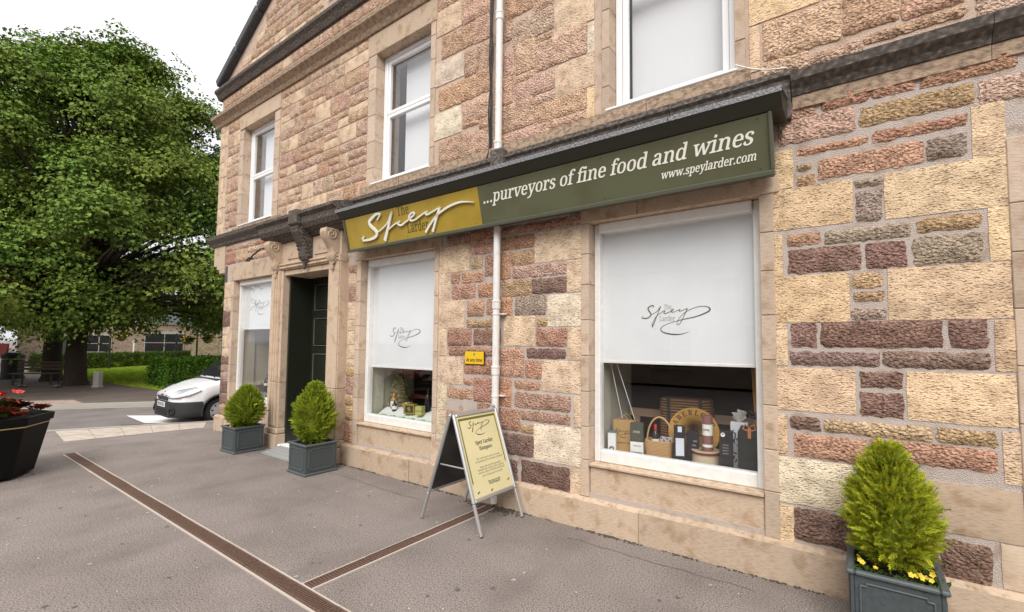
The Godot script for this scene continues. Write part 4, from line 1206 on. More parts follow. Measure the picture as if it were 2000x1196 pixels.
func sign_board() -> void:
	var a := atan2(0.09, 0.365)
	var t := thing("shop_sign", "long olive and gold shop fascia sign with white lettering above the windows", "sign", Vector3(0, 2.795, 0.2))
	t.rotation.x = a
	sp("gold_panel", Vector3(-5.33, 0.008, -0.02), Vector3(-3.063, 0.385, 0.0), M["sign_gold"], t, 0.0)
	sp("green_panel", Vector3(-3.061, 0.008, -0.02), Vector3(-0.455, 0.385, 0.0), M["sign_green"], t, 0.0)
	sp("frame_bottom", Vector3(-5.36, -0.03, -0.03), Vector3(-0.43, 0.007, 0.028), M["sign_frame"], t, 0.006)
	sp("frame_end", Vector3(-5.36, 0.0075, -0.03), Vector3(-5.331, 0.39, 0.02), M["sign_frame"], t, 0.005)
	sp("frame_end", Vector3(-0.454, 0.0075, -0.03), Vector3(-0.43, 0.39, 0.02), M["sign_frame"], t, 0.005)
	inst("spey_lettering", strokes(SIGN_STROKES, 1.0, 0.016), M["letter_white"], t, Vector3(0, 0, 0.008))
	text("The", 0.20, M["letter_dark"], t, Vector3(-4.31, 0.283, 0.001), "the_lettering", 0.06, false, 0.105)
	text("Larder", 0.355, M["letter_dark"], t, Vector3(-4.185, 0.072, 0.001), "larder_lettering", 0.06, false, 0.105)
	text("...purveyors of fine food and wines", 2.46, M["letter_white"], t, Vector3(-3.005, 0.205, 0.001), "slogan_lettering", 0.30, false, 0.112, "Droid Serif", Vector3.ZERO, 0.0015, false, 0.0022)
	text("www.speylarder.com", 0.665, M["letter_white"], t, Vector3(-1.205, 0.093, 0.001), "web_lettering", 0.30, false, 0.060, "Droid Serif", Vector3.ZERO, 0.0015, false, 0.0012)
	for x in [-5.25, -4.2, -3.15, -2.9, -1.7, -0.52]:
		for yy in [0.03, 0.36]:
			var s := Mb.new()
			s.lathe([Vector2(0.005, 0.0), Vector2(0.004, 0.002), Vector2(0, 0.0025)], Vector3(x, yy, 0.0005), 8, Basis(Vector3.RIGHT, PI * 0.5))
			inst("screw", s.mesh(), M["iron"], t)
	var casing := Mb.new()
	casing.extrude(PackedVector2Array([Vector2(-0.06, 2.80), Vector2(-0.165, 2.80), Vector2(-0.245, 3.165), Vector2(-0.06, 3.165)]), -5.34, -0.45, Basis(Vector3.UP, PI * 0.5))
	var cs := inst("casing", casing.mesh(), M["sign_frame"], t)
	cs.transform = t.transform.affine_inverse()
	# lead-covered canopy over it
	t = thing("sign_canopy", "dark lead-covered canopy ledge along the top of the shop sign", "canopy")
	var c := Mb.new()
	c.extrude(PackedVector2Array([Vector2(-0.06, 3.345), Vector2(-0.385, 3.275), Vector2(-0.385, 3.245), Vector2(-0.30, 3.175), Vector2(-0.06, 3.17)]), -5.39, -0.365, Basis(Vector3.UP, PI * 0.5))
	inst("ledge", c.mesh(), flat("canopy_green", 0.03, 0.033, 0.022, 0.5), t)
	var x := -5.40
	for w in [1.05, 1.35, 0.92, 0.98, 0.745]:
		c = Mb.new()
		c.extrude(PackedVector2Array([Vector2(-0.06, 3.365), Vector2(-0.055, 3.346), Vector2(-0.386, 3.276), Vector2(-0.386, 3.247), Vector2(-0.392, 3.247), Vector2(-0.395, 3.283)]), x + 0.003, x + w - 0.003, Basis(Vector3.UP, PI * 0.5))
		inst("lead_sheet", c.mesh(), M["lead_edge"], t)
		x += w

func pipe_piece(mb: Mb, a: Vector3, b: Vector3, r: float) -> void:
	mb.tube([a, b], [r], 16)

func fittings() -> void:
	# downpipe above the sign and below it
	for seg in [[3.62, 6.5, "white downpipe on the upper wall above the sign", [5.05, 3.66], [5.6]], [0.03, 2.79, "white downpipe on the lower wall beside the pavement sign", [2.02, 1.36], [1.9, 1.08]]]:
		var t := thing("downpipe", seg[2], "pipe")
		var x := -2.965
		var z := 0.085
		var mb := Mb.new()
		pipe_piece(mb, Vector3(x, seg[0], z), Vector3(x, seg[1], z), 0.036)
		inst("pipe", mb.mesh(), M["pipe_white"], t)
		for y in seg[3]:
			mb = Mb.new()
			mb.lathe([Vector2(0.036, -0.07), Vector2(0.043, -0.068), Vector2(0.043, -0.005), Vector2(0.047, 0.0), Vector2(0.047, 0.016), Vector2(0.036, 0.02)], Vector3(x, y, z), 18)
			inst("collar", mb.mesh(), M["pipe_white"], t)
		for y in seg[4]:
			mb = Mb.new()
			mb.lathe([Vector2(0.036, -0.009), Vector2(0.041, -0.009), Vector2(0.041, 0.009), Vector2(0.036, 0.009)], Vector3(x, y, z), 18)
			mb.span(Vector3(x - 0.06, y - 0.008, 0.0), Vector3(x + 0.075, y + 0.008, 0.05), 0.002)
			inst("bracket", mb.mesh(), M["pipe_white"], t)
	var hop := thing("pipe_shoe", "dark stone block where the upper downpipe meets the ledge", "pipe block")
	var hb := Mb.new()
	hb.span(Vector3(-3.05, 3.36, 0.02), Vector3(-2.88, 3.60, 0.13), 0.02)
	inst("block", hb.mesh(), M["soot_stone"], hop)
	# cables beside it
	var cb := thing("cable_bundle", "black cables clipped to the wall left of the upper downpipe", "cable")
	for k in 3:
		var pts := []
		for i in 30:
			var y := 3.42 + i * 0.11
			pts.append(Vector3(-3.135 + k * 0.016 + 0.006 * sin(i * 0.9 + k * 2.0) - (0.05 if y < 3.6 else 0.0), y, 0.034 + 0.006 * sin(i * 1.3 + k)))
		var mb := Mb.new()
		mb.tube(pts, [0.0075], 6)
		inst("cable", mb.mesh(), M["black"], cb)
	cb = thing("loose_cable", "thin pale cable looping from the large upper window to the ledge", "cable")
	var lp := Mb.new()
	var lpts := []
	for i in 14:
		var s := i / 13.0
		lpts.append(Vector3(lerpf(-0.70, -0.36, s), 3.72 - 0.14 * s - 0.05 * sin(s * PI), 0.03 + 0.05 * sin(s * PI)))
	lp.tube(lpts, [0.006], 6)
	inst("cable", lp.mesh(), M["pipe_white"], cb)
	# yellow plate: At any time
	var pl := thing("parking_plate", "small yellow plate reading At any time on the wall", "sign", Vector3(-3.305, 1.45, 0.02))
	bx("backing", Vector3(0, 0, 0), Vector3(0.275, 0.145, 0.012), M["black"], pl, 0.004)
	bx("plate", Vector3(0, 0, 0.0075), Vector3(0.262, 0.132, 0.004), M["plate_yellow"], pl, 0.001)
	text("At any time", 0.225, M["black"], pl, Vector3(0.0, -0.042, 0.0096), "lettering", 0.0, true, 0.037, "Droid Sans", Vector3.ZERO, 0.001, true)
	var em := Mb.new()
	em.lathe([Vector2(0.016, 0), Vector2(0.015, 0.002), Vector2(0.0, 0.0025)], Vector3(0, 0.035, 0.0096), 14, Basis(Vector3.RIGHT, PI * 0.5))
	inst("emblem", em.mesh(), flat("emblem_grey", 0.3, 0.28, 0.2), pl)
	# scrolled iron hook left of the door
	var hk := thing("iron_hook", "small black scrolled iron hook on the wall left of the door", "hook")
	var ip := Mb.new()
	var pts2 := []
	for q in [[-8.42, 3.02, 0.02], [-8.42, 3.03, 0.10], [-8.38, 2.96, 0.16], [-8.28, 2.95, 0.16], [-8.2, 3.05, 0.13], [-8.05, 3.14, 0.08], [-7.9, 3.15, 0.05], [-7.75, 3.13, 0.01]]: pts2.append(Vector3(q[0], q[1], q[2]))
	ip.tube(pts2, [0.013], 6)
	inst("scroll", ip.mesh(), M["iron"], hk)

# ---------------------------------------------------------------- pavement sign
func pavement_sign() -> void:
	var t := thing("pavement_sign", "silver A-frame pavement sign with a cream hampers poster", "pavement sign", Vector3(-2.93, 0, 0.44))
	for s in [1.0, -1.0]:
		var run := 0.35
		var lean := atan2(run, 0.985)
		var bl := Basis(Vector3.UP, PI * 0.5 if s > 0 else -PI * 0.5) * Basis(Vector3.RIGHT, -lean)    # local x along the board, y up it, z out of its face
		var top := Vector3(s * 0.012, 0.985, 0)
		var hw := 0.285
		var at := func(x: float, y: float, z := 0.0) -> Vector3: return top + bl * Vector3(x, y, z)
		var put := func(called: String, x0: float, y0: float, x1: float, y1: float, z0: float, z1: float, m: Material, bevel: float) -> void:
			var mb := Mb.new()
			mb.box(Vector3.ZERO, Vector3(x1 - x0, y1 - y0, z1 - z0), bevel)
			var o := inst(called, mb.mesh(), m, t, at.call((x0 + x1) * 0.5, (y0 + y1) * 0.5, (z0 + z1) * 0.5))
			o.basis = bl
		for k in [-1.0, 1.0]:
			put.call("leg", k * hw - 0.013, -1.042, k * hw + 0.013, -0.78, -0.012, 0.012, M["alu"], 0.004)
			put.call("foot", k * hw - 0.014, -1.046, k * hw + 0.014, -1.038, -0.013, 0.013, M["black"], 0.002)
			put.call("frame_side", k * hw - 0.016, -0.779, k * hw + 0.016, -0.012, -0.014, 0.016, M["alu"], 0.009)
		put.call("frame_rail", -hw + 0.0165, -0.044, hw - 0.0165, -0.012, -0.014, 0.016, M["alu"], 0.009)
		put.call("frame_rail", -hw + 0.0165, -0.779, hw - 0.0165, -0.747, -0.014, 0.016, M["alu"], 0.009)
		put.call("panel", -hw + 0.015, -0.75, hw - 0.015, -0.04, -0.008, 0.002, M["board_back"], 0.0)
		put.call("poster", -hw + 0.017, -0.746, hw - 0.017, -0.045, 0.003, 0.005, M["poster"], 0.0)
		var ps := t.get_child(t.get_child_count() - 1)
		var z := 0.0015
		for q in [[-0.25, 0.315, 0.25, 0.335], [-0.25, -0.23, -0.238, 0.314], [0.238, -0.12, 0.25, 0.314]]:
			sp("border", Vector3(q[0], q[1], z), Vector3(q[2], q[3], z + 0.001), M["olive_border"], ps, 0.0)
		inst("logo", strokes(LOGO_STROKES, 0.30, 0.0012, 1.35), M["ink"], ps, Vector3(-0.15, 0.165, z))
		text("Spey Larder", 0.24, M["ink"], ps, Vector3(0.02, 0.085, z), "heading", 0.0, true, 0.033, "Droid Serif", Vector3.ZERO, 0.001, true)
		text("Hampers", 0.175, M["ink"], ps, Vector3(0.02, 0.03, z), "heading", 0.0, true, 0.033, "Droid Serif", Vector3.ZERO, 0.001, true)
		var lines := [["for customers who are near", 0.32, -0.045], ["the perfect gift for family or friends", 0.37, -0.07], ["Made with the finest produce", 0.29, -0.12], ["Smoked fish, cheese, wine, chutney", 0.36, -0.143], ["sweets, cakes, chocolate and much", 0.36, -0.166], ["more. Please ask for details", 0.28, -0.195], ["The Spey Larder", 0.17, -0.255], ["Deli and Hampers", 0.15, -0.273]]
		for q in lines:
			text(q[0], q[1], M["ink"] if q[2] < -0.25 else M["ink_faint"], ps, Vector3(0.03, q[2], z), "small_print", 0.1, false, 0.016, "Droid Serif", Vector3.ZERO, 0.001, true)
		for q in [[-0.2, -0.31], [0.22, -0.285], [-0.03, -0.325]]:
			bx("ornament", Vector3(q[0], q[1], z + 0.0005), Vector3(0.03, 0.012, 0.001), M["olive_border"], ps, 0.0, Vector3(0, 0, 0.4))
	for k in [-1.0, 1.0]:
		var st := Mb.new()
		st.box(Vector3.ZERO, Vector3(0.30, 0.012, 0.012), 0.003)
		inst("stay", st.mesh(), M["alu"], t, Vector3(0, 0.52, k * 0.268))
		var h := Mb.new()
		h.lathe([Vector2(0.0, -0.02), Vector2(0.016, -0.018), Vector2(0.016, 0.018), Vector2(0.0, 0.02)], Vector3.ZERO, 12, Basis(Vector3.RIGHT, PI * 0.5))
		inst("hinge", h.mesh(), M["alu"], t, Vector3(0, 0.985, k * 0.275))

# ---------------------------------------------------------------- planters and shrubs
func planter_box(at: Vector3, turn: float, label: String) -> void:
	var t := thing("planter_box", label, "planter", at, turn, "lead-grey square planters at the shop front")
	var w := 0.40
	var h := 0.345
	var mb := Mb.new()
	for s in [-1.0, 1.0]:
		mb.span(Vector3(s * w * 0.5, 0.02, -w * 0.5), Vector3(s * (w * 0.5 - 0.018), h, w * 0.5), 0.003)
		mb.span(Vector3(-w * 0.5 + 0.019, 0.021, s * w * 0.5), Vector3(w * 0.5 - 0.019, h, s * (w * 0.5 - 0.018)), 0.003)
	mb.span(Vector3(-w * 0.5 + 0.02, 0.02, -w * 0.5 + 0.02), Vector3(w * 0.5 - 0.02, 0.05, w * 0.5 - 0.02))
	inst("body", mb.mesh(), M["planter"], t)
	mb = Mb.new()
	for s in [-1.0, 1.0]:
		mb.span(Vector3(s * (w * 0.5 + 0.018), h, -w * 0.5 - 0.018), Vector3(s * (w * 0.5 - 0.022), h + 0.026, w * 0.5 + 0.018), 0.008)
		mb.span(Vector3(-w * 0.5 + 0.0225, h, s * (w * 0.5 + 0.018)), Vector3(w * 0.5 - 0.0225, h + 0.026, s * (w * 0.5 - 0.022)), 0.008)
	inst("rim", mb.mesh(), M["planter_edge"], t)
	mb = Mb.new()
	mb.span(Vector3(-w * 0.5 - 0.015, 0.0, -w * 0.5 - 0.015), Vector3(w * 0.5 + 0.015, 0.03, w * 0.5 + 0.015), 0.008)
	inst("base", mb.mesh(), M["planter_edge"], t)
	for k in 4:                                                     # raised beading with notched corners on each side
		var b := Mb.new()
		var z := w * 0.5 + 0.003
		var n := 0.028
		var x1 := w * 0.5 - 0.045
		var y0 := 0.065
		var y1 := h - 0.035
		var ring := [Vector3(-x1 + n, y0, z), Vector3(x1 - n, y0, z), Vector3(x1 - n, y0 + n * 0.6, z), Vector3(x1, y0 + n * 0.6, z), Vector3(x1, y1 - n * 0.6, z), Vector3(x1 - n, y1 - n * 0.6, z), Vector3(x1 - n, y1, z), Vector3(-x1 + n, y1, z), Vector3(-x1 + n, y1 - n * 0.6, z), Vector3(-x1, y1 - n * 0.6, z), Vector3(-x1, y0 + n * 0.6, z), Vector3(-x1 + n, y0 + n * 0.6, z)]
		for i in ring.size():
			b.tube([ring[i], ring[(i + 1) % ring.size()]], [0.006], 6)
		inst("beading", b.mesh(), M["planter_edge"], t, Vector3.ZERO, Vector3(0, k * PI * 0.5, 0))
	mb = Mb.new()
	mb.span(Vector3(-w * 0.5 + 0.02, 0.05, -w * 0.5 + 0.02), Vector3(w * 0.5 - 0.02, h - 0.012, w * 0.5 - 0.02))
	inst("soil", mb.mesh(), M["soil"], t)

func frond_mesh() -> ArrayMesh:                                       # a flat feathery spray, about 9 cm long, pointing along +y
	var mb := Mb.new()
	mb.tint = Color(1, 1, 1)
	var side := 0.0
	for i in 7:
		var y := 0.008 + i * 0.0105
		var l := 0.030 * (1.0 - i * 0.085)
		for s in [-1.0, 1.0]:
			var a := Vector3(0, y, 0)
			var b := Vector3(s * l * 0.72, y + l * 0.78, 0.007 * sin(i * 2.1 + s))
			var o := Vector3(0.0028, -0.0018 * s, 0.001)
			mb.tint = Color(0.85, 0.85, 0.85)
			mb.poly([a - o, a + o, b], Vector3.BACK)
			var m := a.lerp(b, 0.5)
			mb.tint = Color(1.1, 1.1, 1.0)
			mb.poly([m - o * 0.7, m + o * 0.7, m + Vector3(s * l * 0.12, l * 0.45, 0.003)], Vector3.BACK)
	mb.tint = Color(0.7, 0.66, 0.5)
	mb.poly([Vector3(-0.0016, -0.02, 0), Vector3(0.0016, -0.02, 0), Vector3(0, 0.085, 0)], Vector3.BACK)
	mb.tint = Color(1.2, 1.2, 1.0)
	mb.poly([Vector3(-0.003, 0.07, 0), Vector3(0.003, 0.07, 0), Vector3(0, 0.098, 0.002)], Vector3.BACK)
	return mb.mesh()

func conifer(at: Vector3, h: float, r: float, lean: float, seed_: int, frond: Mesh, label: String, gold: float) -> void:
	var g := RandomNumberGenerator.new()
	g.seed = seed_
	var t := thing("dwarf_conifer", label, "shrub", at, 0.0, "clipped golden conifers in the planters")
	var tr := Mb.new()
	tr.tube([Vector3(0, -0.02, 0), Vector3(0.004, 0.07, 0), Vector3(0, 0.2, 0.005)], [0.016, 0.013, 0.01], 8)
	inst("trunk", tr.mesh(), M["bark"], t)
	var wide := func(u: float) -> float: return r * pow(sin(PI * clampf(pow(u, 0.78) * 0.97 + 0.025, 0, 1)), 0.72)
	var lump := FastNoiseLite.new()
	lump.seed = seed_
	lump.frequency = 0.9
	var core := Mb.new()
	var rings := []
	for i in 12:
		var u := (i + 0.3) / 12.0
		var ring := []
		for k in 14:
			var a := -TAU * k / 14
			var q: float = wide.call(u) * 0.5
			ring.append(Vector3(cos(a) * q + lean * u, 0.04 + u * (h - 0.05), sin(a) * q))
		rings.append(ring)
	core.ring_strip(rings)
	core.poly(rings[11], Vector3.UP)
	inst("inner_foliage", core.mesh(), M["inner_green"], t)
	var where := []
	var tints := []
	for i in 3200:
		var u := pow(g.randf(), 0.9)
		var a := g.randf() * TAU
		var k := lump.get_noise_3d(cos(a) * 2.2, u * 4.5, sin(a) * 2.2)
		var depth := sqrt(g.randf_range(0.2, 0.9)) + 0.26 * k + (0.12 if g.randf() < 0.05 else 0.0)
		var q: float = wide.call(u) * depth
		var p := Vector3(cos(a) * q + lean * u, 0.03 + u * (h - 0.06), sin(a) * q)
		var out := Vector3(cos(a), lerpf(0.1, 2.2, u * u) + g.randf_range(-0.2, 0.55), sin(a)).normalized()
		out = (out + Vector3(g.randfn(), g.randfn(), g.randfn()) * 0.26).normalized()
		var sx := out.cross(Vector3(g.randfn(), g.randfn(), g.randfn())).normalized()
		var sc := g.randf_range(0.55, 1.05)
		where.append(Transform3D(Basis(sx, out, sx.cross(out)).scaled_local(Vector3.ONE * sc), p))
		var f := g.randf_range(0.75, 1.25)
		var hue := clampf(gold + g.randfn() * 0.3, 0, 1)
		tints.append(Color(lerpf(0.19, 0.44, hue) * f, lerpf(0.28, 0.45, hue) * f, 0.028 * f))
	many("foliage", frond, M["needle"], t, where, tints)

func flower_mesh(r: float, petals: int, cup: float) -> ArrayMesh:
	var mb := Mb.new()
	for k in petals:
		var a := TAU * k / petals
		var d := Vector3(cos(a), 0, sin(a))
		var s := Vector3(-sin(a), 0, cos(a))
		mb.tint = Color(1, 1, 1)
		var c := Vector3.ZERO
		mb.poly([c, c + d * r * 0.55 + s * r * 0.45 + Vector3.UP * cup * r, c + d * r + Vector3.UP * cup * r * 1.2, c + d * r * 0.55 - s * r * 0.45 + Vector3.UP * cup * r], Vector3.UP)
	mb.tint = Color(0.5, 0.35, 0.1)
	mb.lathe([Vector2(r * 0.16, 0.0), Vector2(r * 0.1, r * 0.14), Vector2(0, r * 0.16)], Vector3.ZERO, 6)
	return mb.mesh()

func leaf_tuft(n: int, l: float, w: float, up: float, seed_: int) -> ArrayMesh:
	var g := RandomNumberGenerator.new()
	g.seed = seed_
	var mb := Mb.new()
	for i in n:
		var a := g.randf() * TAU
		var d := Vector3(cos(a), g.randf_range(up * 0.4, up * 1.6), sin(a)).normalized()
		var s := d.cross(Vector3.UP).normalized()
		var nn := s.cross(d)
		var b := Vector3(g.randfn(), g.randf(), g.randfn()) * l * 0.3
		var f := g.randf_range(0.75, 1.2)
		mb.tint = Color(f, f, f)
		var m := b + d * l * 0.5
		mb.poly([b, m + s * w * 0.5 + nn * w * 0.15, b + d * l - nn * w * 0.2], nn)
		mb.poly([b, b + d * l - nn * w * 0.2, m - s * w * 0.5 + nn * w * 0.15], nn)
	return mb.mesh()

func pansies(at: Vector3, spots: Array, label: String, seed_: int, bloom: Color) -> void:
	var g := RandomNumberGenerator.new()
	g.seed = seed_
	var t := thing("pansies", label, "flowers", at)
	var fm := flower_mesh(0.014, 5, 0.25)
	var tuft := leaf_tuft(10, 0.035, 0.013, 0.7, seed_)
	var pm: StandardMaterial3D = M["petal"].duplicate()
	pm.albedo_color = Color(bloom.r, bloom.g, bloom.b).linear_to_srgb()
	var where := []
	var tints := []
	for q in spots:
		var p := Vector3(q[0], 0.0, q[1])
		for k in 4:
			where.append(Transform3D(Basis(Vector3.UP, g.randf() * TAU).scaled(Vector3.ONE * g.randf_range(0.8, 1.4)), p + Vector3(g.randfn() * 0.014, 0.0, g.randfn() * 0.014)))
			tints.append(Color(0.05, 0.085, 0.016) * g.randf_range(0.7, 1.3))
		for k in (1 + g.randi() % 2 if g.randf() < 0.8 else 0):
			var o := inst("flower", fm, pm, t, p + Vector3(g.randfn() * 0.018, g.randf_range(0.03, 0.07), g.randfn() * 0.018))
			o.rotation = Vector3(g.randf_range(0.3, 1.1), g.randf_range(-0.8, 0.8), 0)
			o.scale = Vector3.ONE * g.randf_range(0.8, 1.25)
	many("leaves", tuft, M["leaf"], t, where, tints)

func planters() -> void:
	var frond := frond_mesh()
	planter_box(Vector3(-7.44, 0, 0.495), 0.03, "grey square planter left of the doorway with orange pansies")
	planter_box(Vector3(-5.575, 0, 0.475), -0.02, "grey square planter right of the doorway with a pointed conifer")
	planter_box(Vector3(0.13, 0, 0.295), 0.0, "grey square planter at the right edge with yellow pansies")
	conifer(Vector3(-7.42, 0.33, 0.49), 0.61, 0.235, 0.05, 21, frond, "round golden-green conifer in the planter left of the doorway", 0.28)
	conifer(Vector3(-5.58, 0.33, 0.47), 0.75, 0.235, 0.02, 22, frond, "pointed green conifer in the planter right of the doorway", 0.3)
	conifer(Vector3(0.135, 0.34, 0.30), 0.69, 0.20, -0.02, 23, frond, "large yellow-green conifer in the planter at the right edge", 0.72)
	pansies(Vector3(0.13, 0.335, 0.295), [[-0.16, 0.16], [-0.15, 0.09], [-0.165, 0.02], [-0.1, 0.16], [-0.04, 0.165], [0.03, 0.16], [0.1, 0.16], [0.16, 0.15], [0.165, 0.08], [0.16, 0.0], [0.15, -0.08], [-0.15, -0.07], [0.07, 0.17], [-0.13, 0.13], [0.13, 0.12], [-0.07, 0.14]], "small yellow pansies round the conifer at the right edge", 31, Color(0.72, 0.52, 0.04))
	pansies(Vector3(-7.44, 0.335, 0.495), [[-0.15, 0.13], [-0.13, 0.15], [-0.155, 0.1], [-0.1, 0.16], [0.0, 0.165]], "clump of orange-yellow pansies in the planter left of the doorway", 32, Color(0.75, 0.38, 0.03))
	# black tub with red begonias at the left edge of the pavement
	var t := thing("black_tub", "big black tapered tub with a thin gold line", "planter", Vector3(-8.31, 0, 3.05), 0.22)
	var faces := 8
	var ring := func(r: float, y: float) -> Array:
		var q := []
		for k in faces: q.append(Vector3(cos(TAU * (k + 0.5) / faces) * r, y, sin(TAU * (k + 0.5) / faces) * r))
		return q
	var mb := Mb.new()
	var levels := [[0.54, 0.03], [0.655, 0.63], [0.68, 0.63], [0.69, 0.71], [0.63, 0.71], [0.60, 0.64]]
	for i in levels.size() - 1:
		var a: Array = ring.call(levels[i][0], levels[i][1])
		var b: Array = ring.call(levels[i + 1][0], levels[i + 1][1])
		for k in faces:
			var k2 := (k + 1) % faces
			mb.poly([a[k], a[k2], b[k2], b[k]], Vector3(a[k].x + a[k2].x, 0.0, a[k].z + a[k2].z) if i in [0, 2] else (Vector3.UP if i == 3 else (Vector3.DOWN if i == 1 else -Vector3(a[k].x + a[k2].x, 0, a[k].z + a[k2].z))))
	mb.poly(ring.call(0.54, 0.03), Vector3.DOWN)
	inst("tub", mb.mesh(), M["tub_black"], t)
	mb = Mb.new()
	var g0: Array = ring.call(0.6515, 0.595)
	var g1: Array = ring.call(0.6545, 0.608)
	for k in faces: mb.poly([g0[k], g0[(k + 1) % faces], g1[(k + 1) % faces], g1[k]], Vector3(g0[k].x + g0[(k + 1) % faces].x, 0, g0[k].z + g0[(k + 1) % faces].z))
	inst("gold_line", mb.mesh(), M["gold_line"], t)
	mb = Mb.new()
	for k in 4:
		mb.lathe([Vector2(0.035, 0.0), Vector2(0.035, 0.04)], Vector3(cos(k * PI * 0.5) * 0.3, 0.0, sin(k * PI * 0.5) * 0.3), 10)
	inst("foot", mb.mesh(), M["black"], t)
	for q in [[0.0], [0.09]]:
		mb = Mb.new()
		mb.lathe([Vector2(0.022, 0.0), Vector2(0.018, 0.006), Vector2(0.0, 0.007)], Vector3.ZERO, 12, Basis(Vector3.RIGHT, PI * 0.5))
		inst("bolt_head", mb.mesh(), M["iron"], t, Vector3(0.30 + q[0], 0.48, 0.575 - q[0] * 0.4), Vector3(0, 0.6, 0))
	mb = Mb.new()
	mb.poly(ring.call(0.61, 0.655), Vector3.UP)
	inst("soil", mb.mesh(), M["soil"], t)
	var g := RandomNumberGenerator.new()
	g.seed = 77
	var tuft := leaf_tuft(16, 0.07, 0.05, 0.9, 5)
	var fm := flower_mesh(0.034, 4, 0.2)
	var red: StandardMaterial3D = M["petal"].duplicate()
	red.albedo_color = lin(0.62, 0.035, 0.03)
	var spots := [["bright red begonias at the far left of the black tub", -0.42, 0.05], ["red begonias in the middle of the black tub", -0.14, 0.16], ["dark-leaved red begonias at the right of the black tub", 0.12, -0.02], ["red begonias at the back of the black tub", -0.2, -0.3], ["small begonia near the right rim of the black tub", 0.28, -0.22]]
	for i in spots.size():
		var p := thing("begonia", spots[i][0], "flowers", t.position + Basis(Vector3.UP, 0.22) * Vector3(spots[i][1] + 0.12, 0.66, spots[i][2]), 0.0, "red begonias in the black tub")
		p.scale = Vector3.ONE * (1.3 if i < 4 else 1.0)
		var where := []
		var tints := []
		for k in 26 if i < 4 else 7:
			where.append(Transform3D(Basis(Vector3.UP, g.randf() * TAU).scaled(Vector3.ONE * g.randf_range(0.7, 1.2)), Vector3(g.randfn() * 0.10, g.randf_range(0, 0.13), g.randfn() * 0.10)))
			var f := g.randf_range(0.6, 1.3)
			tints.append(Color(0.20, 0.045, 0.022) * f if g.randf() < 0.65 else Color(0.08, 0.07, 0.02) * f)
		many("leaves", tuft, M["leaf"], p, where, tints)
		for k in ([30, 18, 12, 16, 2][i]):
			var o := inst("flower", fm, red, p, Vector3(g.randfn() * 0.10, g.randf_range(0.09, 0.23), g.randfn() * 0.10))
			o.rotation = Vector3(g.randf_range(-0.9, 0.9), g.randf() * TAU, g.randf_range(-0.9, 0.9))
			o.scale = Vector3.ONE * g.randf_range(0.8, 1.3)

